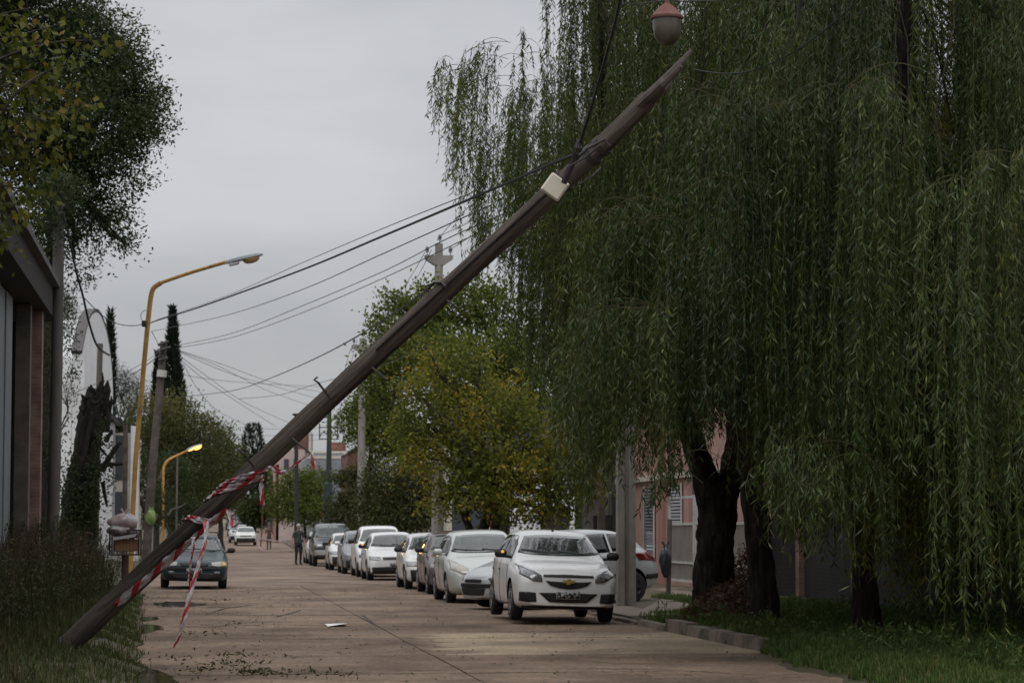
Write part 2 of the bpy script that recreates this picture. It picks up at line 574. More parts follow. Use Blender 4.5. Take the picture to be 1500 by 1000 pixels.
crack([(300, 962), (420, 961), (540, 960), (660, 958)], .015)

crack([(300, 900), (330, 890), (380, 884)], .02)
crack([(700, 968), (820, 965), (900, 970), (1040, 974)], .012)
# kerbs
def kerb(name, x0, x1, h, segs, lab, skip=()):
    root = empty(name, (0, 0, 0)); tag(root, lab, kind='structure')
    for k in range(len(segs) - 1):
        if k in skip: continue
        a, c = segs[k], segs[k + 1]
        dx, dz = rr.uniform(-.03, .02), rr.uniform(-.035, .015)
        b = MB()
        za, zc = zfar(a), zfar(c)
        b.add([(x0 + dx, a + .008, za - .05), (x1, a + .008, za - .05), (x1, c - .008, zc - .05), (x0 + dx, c - .008, zc - .05),
               (x0 + dx + .02, a + .008, za + h + dz), (x1, a + .008, za + h + dz), (x1, c - .008, zc + h + dz), (x0 + dx + .02, c - .008, zc + h + dz)],
              [(0, 3, 2, 1), (4, 5, 6, 7), (0, 1, 5, 4), (2, 3, 7, 6), (0, 4, 7, 3), (1, 2, 6, 5)])
        b.build('kerb_stone', M_kerb, root)
    return root
ks = [8 + 2.6 * i for i in range(28)]
kerb('kerb_right', XR + .004, XR + .21, .16, [30.4, 32.2, 34.0, 35.6, 37.2], 'pale chipped concrete kerb in front of the willow trunks')
kerb('kerb_drive', XR + .004, XR + .19, .07, [37.2, 39.6, 42.0, 44.4, 46.8, 49, 52, 55, 58], 'dropped kerb at the driveway beside the white hatchback')
kerb('kerb_right_near', XR + .004, XR + .19, .11, [8, 12, 16, 20, 24, 27, 30.4], 'kerb buried in grass at the right foreground')
kerb('kerb_right_mid', XR + .004, XR + .19, .14, [58 + 2.28 * i for i in range(11)], 'kerb alongside the row of parked cars')
kerb('kerb_left', XL - .19, XL - .004, .13, [k for k in ks if k > 57], 'low concrete kerb beside the green car on the left')
kf = [80.8, 100, 120, 145, 165, 185, 205, 240, 290, 360, 420]
kerb('kerb_right_far', XR + .004, XR + .19, .14, kf, 'far stretch of kerb beyond the parked cars')
kerb('kerb_left_far', XL - .19, XL - .004, .13, kf, 'far stretch of kerb below the left trees')

def xe(y):      # ragged edge of the left verge
    return -1.17 + max(0, 56 - y) * .0205 + .07 * math.sin(y * 1.9) + .04 * math.sin(y * 5.3 + 1) if y < 58 else XL - .19
def zl(x, y):   # left verge height
    if y < 58:
        d = max(0, xe(y) - x)
        return .012 + .16 * min(1, d / .5) + min(d, 3) * .05 + .03 * math.sin(x * 2.1 + y * .7) * min(1, d)
    d = max(0, XL - .19 - x)
    return zfar(y) + .10 + min(d, 3) * .05 + .03 * math.sin(x * 2.1 + y * .7) * min(1, d)
def zr(x, y):
    d = max(0, x - XR - .19)
    if 37.5 < y < 58: return .06 + min(d, 2) * .045
    return zfar(y) + .13 + min(d, 4) * .012 + .025 * math.sin(x * 1.7 + y * .9) * min(1, d)
vy = [6 + 1.5 * i for i in range(44)] + [75, 85, 100, 120, 145, 165, 185, 205, 240, 290, 360, 420]
vyl = [6 + .5 * i for i in range(104)] + [58.01] + [y for y in vy if y > 59]
fr_ = [-40, -12, -7, -5, -4, -3.2, -2.5, -1.9, -1.4, -1.0, -.7, -.45, -.25, -.1, 0]
V_, F_ = [], []
for y in vyl:
    e_ = xe(y)
    for q in fr_:
        x_ = e_ + q
        V_.append((x_, y, zl(x_, y)))
n_ = len(fr_)
for j in range(len(vyl) - 1):
    for i in range(n_ - 1): F_.append((j * n_ + i, j * n_ + i + 1, (j + 1) * n_ + i + 1, (j + 1) * n_ + i))
verge_l = np_mesh('verge_left', V_, F_, None, M_verge)
shade(verge_l.data, 60); tag(verge_l, kind='structure')
tag(verge_l, 'weedy earth verge on the left of the street')
verge_r = strip('verge_right', [XR + .19, 7.8, 8.6, 9.4, 10.3, 11.5, 14, 40], vy, zr, M_verge)
tag(verge_r, 'shaded earth verge on the right of the street')
def zs(x, y):
    e_ = 6.42 + max(0, y - 27.5) * .16 + .08 * math.sin(y * 2.3) + .05 * math.sin(y * 6.1)
    return .008 + .15 * min(1, max(0, (x - e_) / .42)) + .02 * math.sin(x * 5 + y * 3) * min(1, max(0, x - e_))
spill = strip('verge_spill', [6.3, 6.4, 6.5, 6.6, 6.7, 6.8, 6.9, 7.0, 7.1, 7.2], [18 + .4 * i for i in range(31)], lambda x, y: zs(x, y) if zs(x, y) > .009 else -.02, M_verge)
tag(spill, 'dark soil spilling over the kerb at the right foreground')
# sidewalk / driveway apron round the right concrete pole
ap = MB()
ap.prism([(XR + .2, 41.2, .078), (8.6, 41.0, .14), (9.1, 44.8, .165), (8.75, 47.2, .15), (11.2, 47.8, .17), (11.2, 58, .17), (XR + .2, 58, .078)], (0, 0, -.08))
tag(ap.build('sidewalk', M_walk), 'cracked concrete apron around the square concrete pole', kind='structure')
ap = MB()
ap.prism([(8.4, 58.2, .17), (9.9, 58.2, .17), (9.9, 128, .17), (8.4, 128, .17)], (0, 0, -.1))
tag(ap.build('sidewalk_far', M_walk), 'narrow concrete footpath running behind the parked cars', kind='structure')

# puddles in the left gutter
M_water = mat('puddle_water', (0.022, 0.018, 0.014), 0.05, (0.05, 0.04, 0.03), 3, spec=0.5, bump=.05, bscale=10)
def puddle(pts, label):
    c = np.mean(pts, 0)
    P = []
    n = len(pts)
    for i in range(n):
        a, b_ = np.array(pts[i]), np.array(pts[(i + 1) % n])
        for t in (0, .33, .66):
            q = a + (b_ - a) * t
            P.append(G(q[0] + rr.uniform(-3, 3), q[1] + rr.uniform(-.9, .9), 0.0085))
    b = MB(); b.prism(P, (0, 0, -.003))
    o = b.build('puddle', M_water)
    tag(o, label, kind='structure')
puddle([(222, 884), (245, 880), (275, 881), (305, 885), (280, 887.5), (240, 887)], 'dark puddle beside the front of the green car')
puddle([(200, 904), (228, 902), (233, 906), (212, 909)], 'small pale puddle in the left gutter')
puddle([(196, 912), (235, 916), (240, 921), (215, 926), (198, 925)], 'middle puddle reflecting the sky in the left gutter')
puddle([(150, 972), (200, 968), (215, 975), (245, 985), (262, 999), (230, 1010), (150, 1010)], 'large puddle in the left gutter at the bottom edge')

# ------------------------------------------------------------------ grass and weeds (uncountable)
def blades(name, P, h, w, lean, m, label, cat='grass', z0=0.0, curl=.5):
    P = np.asarray(P)
    n = len(P)
    ang = RNG.uniform(0, 2 * np.pi, n)
    dirv = np.stack([np.cos(ang), np.sin(ang), np.zeros(n)], 1)
    la = RNG.uniform(0, 1, n) ** 1.5 * lean
    la2 = RNG.uniform(0, 2 * np.pi, n)
    lump = .75 + .45 * (np.sin(P[:, 0] * 4.1 + 1.5 * np.sin(P[:, 1] * 1.7)) * np.sin(P[:, 1] * 2.9 + P[:, 0]))
    hv = h * RNG.uniform(.4, 1.3, n) * lump
    tip = np.stack([np.cos(la2) * la, np.sin(la2) * la, np.ones(n)], 1)
    tip = nrm(tip) * hv[:, None]
    mid = tip * .55 + np.array([0, 0, 1.0]) * (hv * .12)[:, None]
    wv = (w * RNG.uniform(.6, 1.3, n))[:, None]
    V = np.stack([P - dirv * wv, P + dirv * wv, P + mid + dirv * wv * .7, P + tip, P + mid - dirv * wv * .7], 1).reshape(-1, 3)
    b0 = np.arange(n)[:, None] * 5
    F = np.concatenate([b0 + np.array([[0, 1, 2, 4]]), b0 + np.array([[4, 2, 3, 3]])], 0)
    # second face as a true triangle: use quads + tris in two meshes is wasteful, so split tip quad thinly
    V2 = V
    Fq = b0 + np.array([[0, 1, 2, 4]])
    Ft = b0 + np.array([[4, 2, 3]])
    F3 = np.concatenate([np.concatenate([Fq[:, [0, 1, 2]], Fq[:, [0, 2, 3]]], 0), Ft], 0)
    rn = RNG.uniform(0, 1, n)
    o = np_mesh(name, V2, F3, np.concatenate([rn, rn, rn]), m)
    tag(o, label, cat, kind='stuff')
    return o
M_grass = leaf_mat('grass_green', [(0, (0.030, 0.042, 0.014)), (.45, (0.052, 0.072, 0.020)), (.75, (0.085, 0.105, 0.032)), (.92, (0.11, 0.10, 0.045)), (1, (0.13, 0.09, 0.05))], .6, .25)
M_grass_r = leaf_mat('grass_bright', [(0, (0.040, 0.070, 0.018)), (.6, (0.078, 0.128, 0.030)), (.88, (0.115, 0.150, 0.045)), (1, (0.17, 0.14, 0.06))], .6, .25)
M_weed = leaf_mat('weed_stems', [(0, (0.040, 0.030, 0.020)), (.4, (0.075, 0.055, 0.036)), (.6, (0.11, 0.085, 0.05)), (1, (0.06, 0.075, 0.028))], .8, .2)
M_weedleaf = leaf_mat('weed_leaves', [(0, (0.022, 0.030, 0.011)), (.5, (0.045, 0.052, 0.019)), (.8, (0.075, 0.068, 0.030)), (1, (0.10, 0.075, 0.04))], .6, .25)

def scatter(n, x0, x1, y0, y1, zf, keep=None):
    X = RNG.uniform(x0, x1, n); Y = RNG.uniform(y0, y1, n)
    if keep is not None:
        k = keep(X, Y); X, Y = X[k], Y[k]
    return np.stack([X, Y, np.array([zf(a, b_) for a, b_ in zip(X, Y)])], 1)
def clumpy(X, Y, f=1.0, thr=0.0):
    return (np.sin(X * 3.1 * f + 1.3 * np.sin(Y * 1.1 * f)) + np.sin(Y * 2.3 * f + 1.7 * np.sin(X * 1.9 * f)) + RNG.normal(0, .8, len(X))) > thr
xev = np.vectorize(xe)
P = scatter(90000, -4.2, .1, 19, 60, zl, lambda X, Y: (X < xev(Y) + .05 - .25 * RNG.uniform(0, 1, len(X)) ** 2) & clumpy(X, Y, 1, -.9))
blades('grass', P, .115, .007, 1.0, M_grass, 'short green grass on the left verge around the pole foot')
P = scatter(26000, -4.2, -.6, 19, 50, zl, lambda X, Y: clumpy(X, Y, .8, .1) & (X < xev(Y) - .6 - .6 * np.sin(Y * .9) ** 2))
blades('tall_grass', P, .30, .007, .9, M_weedleaf, 'knee high unkempt grass on the left verge')
P = scatter(9000, -60, XL - .5, 62, 160, zl, lambda X, Y: X > -6)
blades('grass_far_left', P, .35, .02, .8, M_grass, 'rough grass below the trees on the far left')
def behind(X, Y):
    return ~((X < 9.1) & (Y > 42.4) & (Y < 58))
P = scatter(72000, XR - .12, 11.4, 20, 47.5, zr, lambda X, Y: behind(X, Y) & clumpy(X, Y, .8, -1.2) & ((Y < 41) | (X > 7.9 + .25 * np.sin(Y * 2.2))) & ((Y < 30.5) | (X > XR + .24)))
blades('grass_right', P, .13, .007, .9, M_grass_r, 'green grass under the willows on the right verge')
P = scatter(22000, 6.4, 7.25, 18, 30.3, zs, lambda X, Y: (np.vectorize(zs)(X, Y) > .03) & clumpy(X, Y, 1.2, -2.2))
blades('grass_spill', P, .13, .007, 1.0, M_grass_r, 'ragged grass hanging over the buried kerb at the right foreground')
P = scatter(9000, 9.0, 11.3, 42, 50, zr, lambda X, Y: (X > 9.05))
blades('grass_drive', P, .11, .008, .8, M_grass_r, 'bright lawn patch between the silver hatchback and the willow')
P = scatter(5000, XR + .25, 10.3, 128, 175, zr)
blades('grass_far_lawn', P, .10, .03, .6, M_grass_r, 'bright lawn on the far corner behind the standing man')

# tall dry weeds on the left: stems with seed heads, plus leafy stalks
def weed_mass(name, n, x0, x1, y0, y1, hmin, hmax, m, mleaf, label, keep=None, leafy=8, zf=None):
    P = scatter(n, x0, x1, y0, y1, zf or zl, keep)
    n = len(P)
    h = RNG.uniform(hmin, hmax, n)
    lean = RNG.normal(0, .16, (n, 2))
    V, F, rn = [], [], []
    top = P + np.stack([lean[:, 0] * h, lean[:, 1] * h, h], 1)
    mid = (P + top) / 2 + np.stack([RNG.normal(0, .04, n), RNG.normal(0, .04, n), h * .04], 1)
    w = .005
    ax = np.array([1.0, 0, 0])
    V = np.stack([P - ax * w, P + ax * w, mid + ax * w, mid - ax * w, top + ax * w * .6, top - ax * w * .6], 1).reshape(-1, 3)
    b0 = np.arange(n)[:, None] * 6
    F = np.concatenate([b0 + np.array([[0, 1, 2, 3]]), b0 + np.array([[3, 2, 4, 5]])], 0)
    rn = np.tile(RNG.uniform(0, .5, n), 2)
    # leaves / seed heads along the stem
    t = RNG.uniform(.25, 1.02, (n, leafy))
    C = P[:, None, :] + (top - P)[:, None, :] * t[..., None]
    C = C.reshape(-1, 3) + RNG.normal(0, .012, (n * leafy, 3))
    Dd = RNG.normal(size=(n * leafy, 3)); Dd[:, 2] += .7
    V2, F2 = leaves(C, Dd, RNG.uniform(.04, .11, n * leafy), RNG.uniform(.012, .03, n * leafy))
    V = np.concatenate([V, V2]); F = np.concatenate([F, F2 + n * 6])
    rn = np.concatenate([rn, RNG.uniform(0, 1, n * leafy)])
    o = np_mesh(name, V, F, rn, m)
    tag(o, label, 'weeds', kind='stuff')
weed_mass('dry_weeds', 4800, -3.9, -1.0, 23, 54, .45, 1.3, M_weed, None, 'tall brown dry weeds along the left verge',
          lambda X, Y: (X < xev(Y) - .7 - .055 * np.maximum(0, 50 - Y)) & clumpy(X, Y, 1, .3))
weed_mass('leafy_weeds', 3000, -3.9, -1.2, 23, 58, .35, 1.0, M_weedleaf, None, 'leafy green weeds mixed among the dry stalks',
          lambda X, Y: clumpy(X, Y, .7, .3) & (X < xev(Y) - .5 - .045 * np.maximum(0, 50 - Y)), 12)
weed_mass('bramble', 1100, -4.2, -2.6, 50, 75, .6, 1.6, M_weedleaf, None, 'dark overgrown brambles below the broken stump', None, 14)

weed_mass('broad_weeds', 2600, 7.2, 11.3, 22, 40, .08, .30, M_grass_r, None, 'broad-leaved weeds scattered in the right grass', lambda X, Y: clumpy(X, Y, .6, .5), 9, zr)
# leaf litter on the road (uncountable) and a sheet of paper
n = 2600
X = RNG.uniform(XL, XR, n); Y = 20 + 45 * RNG.uniform(0, 1, n) ** 1.3
k = RNG.uniform(0, 1, n) < np.clip(.15 + .85 * np.exp(-((X - .2) / 1.5) ** 2) + .35 * clumpy(X, Y, .5, .8), 0, 1)
X, Y = X[k], Y[k]
C = np.stack([X, Y, np.full(len(X), .012)], 1)
reps = RNG.integers(1, 6, len(C))
C = np.repeat(C, reps, 0) + np.concatenate([RNG.normal(0, .05, (reps.sum(), 2)), RNG.uniform(0, .015, (reps.sum(), 1))], 1)
Dd = RNG.normal(size=C.shape); Dd[:, 2] = RNG.uniform(0, .25, len(C))
V, F = leaves(C, Dd, RNG.uniform(.03, .075, len(C)), RNG.uniform(.012, .028, len(C)), up=.85)
M_litter = leaf_mat('litter', [(0, (0.02, 0.025, 0.010)), (.5, (0.045, 0.055, 0.018)), (.8, (0.09, 0.085, 0.03)), (1, (0.13, 0.08, 0.035))], .7, .1)
tag(np_mesh('leaf_litter', V, F, RNG.uniform(0, 1, len(F)), M_litter), 'fallen willow leaves and twigs strewn over the road', 'leaves', kind='stuff')
# small torn clumps on the near road
for cx, cy, kk in ((380, 988, 160), (335, 975, 60), (350, 962, 50), (490, 990, 50), (272, 966, 30), (290, 984, 40), (300, 930, 25), (350, 915, 20), (325, 880, 30), (195, 876, 60)):
    g = G(cx, cy, .015)
    C = np.array(g)[None, :] + np.stack([RNG.normal(0, .20, kk), RNG.normal(0, .22, kk), RNG.uniform(0, .05, kk)], 1)
    Dd = RNG.normal(size=C.shape); Dd[:, 2] = np.abs(Dd[:, 2]) * .5
    V, F = leaves(C, Dd, RNG.uniform(.03, .08, kk), RNG.uniform(.014, .03, kk))
    o = np_mesh('leaf_clump', V, F, RNG.uniform(0, .8, kk), M_litter)
    lab = {380: 'largest clump of torn willow leaves at the bottom of the road', 335: 'yellowish leaf clump above the bottom road joint', 350: 'small leaf clump on the left part of the road',
           490: 'leaf clump on the joint to the right of the largest clump', 272: 'leaf clump right of the hanging tape end', 290: 'leaf tuft on the left end of the bottom joint',
           300: 'leaf tuft just right of the hanging tape end', 325: 'tuft in front of the green car', 195: 'tuft of grass at the kerb below the green car'}[cx if (cx, cy) != (350, 915) else 350]
    if (cx, cy) == (350, 915): lab = 'dark leaf tuft on the joint left of the white paper'
    tag(o, lab, 'leaves', kind='stuff')
b = MB()
pc = [G(x, y, .012) for x, y in ((476, 913.6), (505, 913.4), (509, 916.2), (480, 917))]
b.prism(pc, (0, 0, .004)); b.v[2] = (b.v[2][0], b.v[2][1], .05); b.v[6] = (b.v[6][0], b.v[6][1], .054)
tag(b.build('paper_sheet', mat('paper', (.8, .8, .8), .8)), 'white sheet of paper lying on the road joint', 'paper')

# ================================================================== CARS
M_tyre = mat('tyre_rubber', (0.012, 0.012, 0.012), 0.85, (0.03, 0.028, 0.026), 9)
M_rim = mat('wheel_metal', (0.22, 0.22, 0.23), 0.4, metal=0.7)
M_rimdark = mat('wheel_steel', (0.035, 0.035, 0.037), 0.55, metal=0.3)
M_well = mat('wheel_well', (0.008, 0.008, 0.008), 0.95)
M_glass = mat('car_glass', (0.022, 0.027, 0.026), 0.03, (0.065, 0.080, 0.075), 2.6, spec=.7, coat=.25, lo=.42, hi=.62)
M_glass_side = mat('car_glass_dark', (0.010, 0.011, 0.012), 0.04, spec=0.6)
M_blackpl = mat('black_plastic', (0.014, 0.014, 0.015), 0.6)
M_chrome = mat('chrome', (0.6, 0.6, 0.62), 0.18, metal=1.0)
M_lens = mat('headlight_lens', (0.30, 0.31, 0.32), 0.08, (0.10, 0.10, 0.11), 9, spec=0.9, coat=1.0)
M_lensdark = mat('headlight_dark', (0.05, 0.05, 0.055), 0.08, (0.20, 0.20, 0.21), 14, spec=0.9, coat=1.0)
M_lensold = mat('headlight_cloudy', (0.33, 0.31, 0.27), 0.2, (0.42, 0.40, 0.36), 8, spec=0.6, coat=.5)
M_amber = mat('amber_lens', (0.75, 0.42, 0.05), 0.2, coat=.6)
M_amberlit = mat('amber_lit', (0.8, 0.4, 0.05), 0.3, emit=(1.0, 0.48, 0.08), estr=.7)
M_red = mat('tail_lens', (0.20, 0.012, 0.015), 0.12, coat=1.0)
M_gold = mat('gold_badge', (0.52, 0.36, 0.12), 0.3, metal=0.6)
M_plate = mat('plate_black', (0.012, 0.012, 0.013), 0.5, (0.42, 0.42, 0.42), 26, lo=.50, hi=.56, stretch=(.6, 1, 1))
M_platerim = mat('plate_rim', (0.35, 0.35, 0.35), 0.5)
M_seam = mat('panel_gap', (0.02, 0.02, 0.02), 0.8)
def paint(name, c, metal=0.0):
    d = tuple(x * .90 for x in c)
    return mat('paint_' + name, d, 0.34, c, 1.4, metal=metal, spec=0.5, coat=.7, dirt=tuple(x * .80 + .008 for x in c), dirt_scale=2.2, dirt_lo=.5, dirt_hi=.85)
WHITE = paint('white', (.80, .80, .79))
WHITE2 = paint('old_white', (.72, .72, .68))
SILVER = paint('silver', (.46, .47, .48), .2)
PALE = paint('pale_green_silver', (.50, .53, .50), .1)
GREEN = mat('paint_dark_green', (.007, .022, .030), .4, (.010, .030, .038), 1.4, coat=.25, spec=.35)
MAROON = paint('maroon', (.075, .042, .036))
DGREY = paint('dark_grey', (.045, .048, .052), .2)
GREY = paint('grey', (.20, .20, .21), .3)
BLUEG = paint('blue_grey', (.06, .08, .095), .2)

def smooth1(a, k=1):
    a = np.array(a, float)
    for _ in range(k):
        b = a.copy()
        b[1:-1] = .25 * a[:-2] + .5 * a[1:-1] + .25 * a[2:]
        a = b
    return a

BASE = dict(L=3.95, W=1.66, H=1.45, wb=2.48, fo=.78, wr=.295, clear=.19,
    top=[(0, .60), (.03, .66), (.10, .72), (.30, .80), (.70, .89), (1.02, .95), (1.75, 1.37), (2.0, 1.43), (2.5, 1.45), (3.1, 1.42), (3.5, 1.34), (3.72, 1.08), (3.86, .95), (3.95, .80)],
    belt=[(0, .55), (.3, .74), (1.0, .88), (2.0, .92), (3.2, .97), (3.95, .95)],
    bot=[(0, .26), (.15, .20), (.5, .18), (3.4, .19), (3.8, .25), (3.95, .36)],
    plan=[(0, .74), (.05, .83), (.16, .91), (.40, .975), (.9, 1.0), (2.6, 1.0), (3.3, .98), (3.75, .92), (3.95, .80)],
    cab=[(0, .66), (.2, .78), (1.0, .84), (1.75, .71), (3.1, .69), (3.5, .68), (3.95, .68)])

_cyl_cache = {}
def car(label, paintm, loc, heading=-90, roll=0.0, spec=None, feats=(), name='parked_car', group='cars parked along the street', rim=None,
        handles=True, plate=True, mirrors=M_blackpl, rearfeats=(), sidefeats=(), pitch=0.0, detail=True, wsh=None, sidewin=None):
    S = dict(BASE)
    if spec: S.update(spec)
    L, W, H = S['L'], S['W'], S['H']
    kx, kz, kw = L / BASE['L'], H / BASE['H'], W / BASE['W']
    hw = W / 2
    def curve(key, kz_):
        c = S[key]
        f = kx if (not spec or key not in spec) else 1.0
        g = kz_ if (not spec or key not in spec) else 1.0
        return np.array([p[0] * f for p in c]), np.array([p[1] * g for p in c])
    ss = np.concatenate([np.array([0, .015, .04, .08, .13, .19]), np.arange(.27, L - .2, .075), np.array([L - .16, L - .10, L - .05, L - .02, L])])
    def ev(key, g=1.0, k=1):
        a, b_ = curve(key, g)
        return smooth1(np.interp(ss, a, b_), k)
    zt, zb, bt, pl, cb = ev('top', kz, 1), ev('bot', 1, 1), ev('belt', kz, 1), ev('plan', 1, 2), ev('cab', 1, 2)
    rings = []
    for i, s in enumerate(ss):
        w = hw * pl[i]
        wc = hw * cb[i]
        t, b0 = zt[i], zb[i]
        zbel = min(bt[i], t - .10)
        cabin = min(1, max(0, (t - zbel - .10) / .25))
        zc = t - (.035 + .035 * cabin)
        zmid = b0 + (zbel - b0) * .55
        wc = min(wc, w * .9)
        half = [(0, b0), (w * .55, b0), (w * .88, b0 + .01), (w * .965, b0 + .07), (w * .995, zmid - .05), (w, zmid + .08 * (zbel - b0)), (w * .985, zbel - .06), (w * .95, zbel),
                (w * .95 + (wc - w * .95) * .5, zbel + (zc - zbel) * .5), (wc, zc), (wc * .86, t - .022 * (0.5 + .5 * cabin)), (wc * .5, t - .004), (0, t)]
        # subdivide
        pts = []
        for j in range(len(half) - 1):
            for q in range(3):
                f = q / 3
                pts.append((half[j][0] * (1 - f) + half[j + 1][0] * f, half[j][1] * (1 - f) + half[j + 1][1] * f))
        pts.append(half[-1])
        A = np.array(pts)
        A[1:-1] = .25 * A[:-2] + .5 * A[1:-1] + .25 * A[2:]
        x = L / 2 - s
        ring = [(x, p[0], p[1]) for p in A] + [(x, -p[0], p[1]) for p in A[-2:0:-1]]
        rings.append(ring)
    n = len(rings[0])
    V = [p for r_ in rings for p in r_]
    F = []
    for i in range(len(rings) - 1):
        for j in range(n):
            F.append((i * n + j, (i + 1) * n + j, (i + 1) * n + (j + 1) % n, i * n + (j + 1) % n))
    F.append(tuple(range(n)))
    F.append(tuple((len(rings) - 1) * n + j for j in range(n))[::-1])
    bvh = BVHTree.FromPolygons([Vector(v) for v in V], F)
    me = bpy.data.meshes.new('body')
    me.from_pydata(V, [], F)
    bm = bmesh.new(); bm.from_mesh(me); bmesh.ops.recalc_face_normals(bm, faces=bm.faces); bm.to_mesh(me); bm.free()
    # cut the wheel arches
    fx, rx = L / 2 - S['fo'] * kx, L / 2 - S['fo'] * kx - S['wb'] * kx
    ra = S['wr'] + .055
    tmp = bpy.data.objects.new('tmp_body', me); COL.objects.link(tmp)
    cutters = []
    for cx in (fx, rx):
        for sy in (-1, 1):
            c = MB()
            M = Matrix.Translation((cx, sy * (hw - .12), S['wr'] + .01)) @ Matrix.Rotation(R(90), 4, 'X')
            c.lathe([(ra, -.17), (ra, .17)], 28, M)
            o = c.build('tmp_cut'); o.hide_render = True
            md = tmp.modifiers.new('b', 'BOOLEAN'); md.operation = 'DIFFERENCE'; md.object = o; md.solver = 'EXACT'
            cutters.append(o)
    dg = bpy.context.evaluated_depsgraph_get()
    me2 = bpy.data.meshes.new_from_object(tmp.evaluated_get(dg))
    bpy.data.objects.remove(tmp)
    for o in cutters: bpy.data.objects.remove(o)
    me2.materials.clear()
    root = empty(name, loc, R(heading), label, 'car', group)
    root.rotation_euler = (R(roll), R(pitch), R(heading))
    body = link('body', me2, [paintm, M_well], root)
    for p in me2.polygons:
        c = p.center
        for cx in (fx, rx):
            if math.hypot(c.x - cx, c.z - S['wr'] - .01) < ra + .003 and c.z < S['wr'] + ra: p.material_index = 1
    shade(me2, 32)
    # wheels
    key = (S['wr'], rim)
    if key not in _cyl_cache:
        r0 = S['wr']
        t = MB(); t.lathe([(r0 * .60, -.085), (r0 * .88, -.095), (r0 * .97, -.085), (r0, -.055), (r0, .055), (r0 * .97, .085), (r0 * .88, .095), (r0 * .60, .085)], 28, Matrix.Rotation(R(90), 4, 'X'))
        to = t.build('tmp', M_tyre, None, 40); tm = to.data; bpy.data.objects.remove(to)
        d = MB()
        d.lathe([(r0 * .64, .055), (r0 * .64, .098), (r0 * .58, .100), (r0 * .52, .080), (r0 * .22, .088), (r0 * .16, .104), (.01, .106)], 24, Matrix.Rotation(R(90), 4, 'X'))
        for k in range(6):
            an = k * math.pi / 3
            c_ = Vector((math.cos(an) * r0 * .38, -.096, math.sin(an) * r0 * .38))
            d.box(c_, (r0 * .34, .02, .045), Matrix.Rotation(-an, 3, 'Y'))
        do = d.build('tmp', rim or M_rim, None, 30); dm = do.data; bpy.data.objects.remove(do)
        _cyl_cache[key] = (tm, dm)
    tm, dm = _cyl_cache[key]
    for cx in (fx, rx):
        for sy in (-1, 1):
            wo = bpy.data.objects.new('wheel', tm); COL.objects.link(wo); wo.parent = root
            wo.location = (cx, sy * (hw - .115), S['wr'])
            wo.rotation_euler = (0, 0, 0 if sy < 0 else math.pi)
            ri = bpy.data.objects.new('rim', dm); COL.objects.link(ri); ri.parent = wo
    # patches laid on the body by projection
    def hit(o, d):
        r_ = bvh.ray_cast(Vector(o), Vector(d))
        if r_[0] is None:
            r_ = bvh.find_nearest(Vector(o) + Vector(d) * 3)
        return r_[0], r_[1]
    def patch(nm, m, topl, botl, view='front', off=.006, nx=14, nz=5, parent=None, sy=1):
        topl, botl = np.array(topl, float), np.array(botl, float)
        def res(a):
            d = np.concatenate([[0], np.cumsum(np.linalg.norm(np.diff(a, axis=0), axis=1))])
            t = np.linspace(0, d[-1], nx)
            return np.stack([np.interp(t, d, a[:, 0]), np.interp(t, d, a[:, 1])], 1)
        A, B = res(topl), res(botl)
        vs, fs = [], []
        for r_ in range(nz):
            for c_ in range(nx):
                p = A[c_] * (1 - r_ / (nz - 1)) + B[c_] * (r_ / (nz - 1))
                if view == 'front': o, d = (4, p[0], p[1]), (-1, 0, 0)
                elif view == 'rear': o, d = (-4, p[0], p[1]), (1, 0, 0)
                elif view == 'top': o, d = (L / 2 - p[0], p[1], 4), (0, 0, -1)
                else: o, d = (L / 2 - p[0], sy * 3, p[1]), (0, -sy, 0)
                h, nn = hit(o, d)
                if nn.dot(Vector(d)) > 0: nn = -nn
                vs.append(h + nn * off * .6 - Vector(d) * off * .6)
        for r_ in range(nz - 1):
            for c_ in range(nx - 1):
                q = (r_ * nx + c_, r_ * nx + c_ + 1, (r_ + 1) * nx + c_ + 1, (r_ + 1) * nx + c_)
                fs.append(q)
        me_ = bpy.data.meshes.new(nm)
        me_.from_pydata([tuple(v) for v in vs], [], fs)
        o = link(nm, me_, m, parent or root)
        shade(me_, 50)
        sm = o.modifiers.new('t', 'SOLIDIFY'); sm.thickness = .004; sm.offset = -1
        return o
    def mir(pl_): return [(-y, z) for y, z in pl_]
    # glazing
    a, b_ = curve('top', kz)
    cz, rz_ = float(np.interp(1.05 * kx, a, b_)), H
    if wsh is None:
        zb_, zt_ = cz + .025, H - .115 * kz
        wsh = ([(-.50 * kw, zt_ - .01), (-.3 * kw, zt_ + .012), (0, zt_ + .02), (.3 * kw, zt_ + .012), (.50 * kw, zt_ - .01)],
               [(-.655 * kw, zb_ + .03), (-.4 * kw, zb_ + .002), (0, zb_ - .006), (.4 * kw, zb_ + .002), (.655 * kw, zb_ + .03)])
    ws = patch('windshield', M_glass, wsh[0], wsh[1], 'front', .007, 18, 8)
    if detail:
        zb_ = wsh[1][0][1]
        patch('wiper', M_blackpl, [(-.60 * kw, zb_ + .055), (-.2 * kw, zb_ + .02), (.02 * kw, zb_ + .012)], [(-.60 * kw, zb_ + .035), (-.2 * kw, zb_ + .0), (.02 * kw, zb_ - .008)], 'front', .018, 8, 2, ws)
        patch('wiper', M_blackpl, [(-.02 * kw, zb_ + .045), (.3 * kw, zb_ + .012), (.5 * kw, zb_ - .005)], [(-.02 * kw, zb_ + .025), (.3 * kw, zb_ - .008), (.5 * kw, zb_ - .022)], 'front', .018, 8, 2, ws)
    zb0 = float(np.interp(2.0 * kx, *curve('belt', kz))) + .03
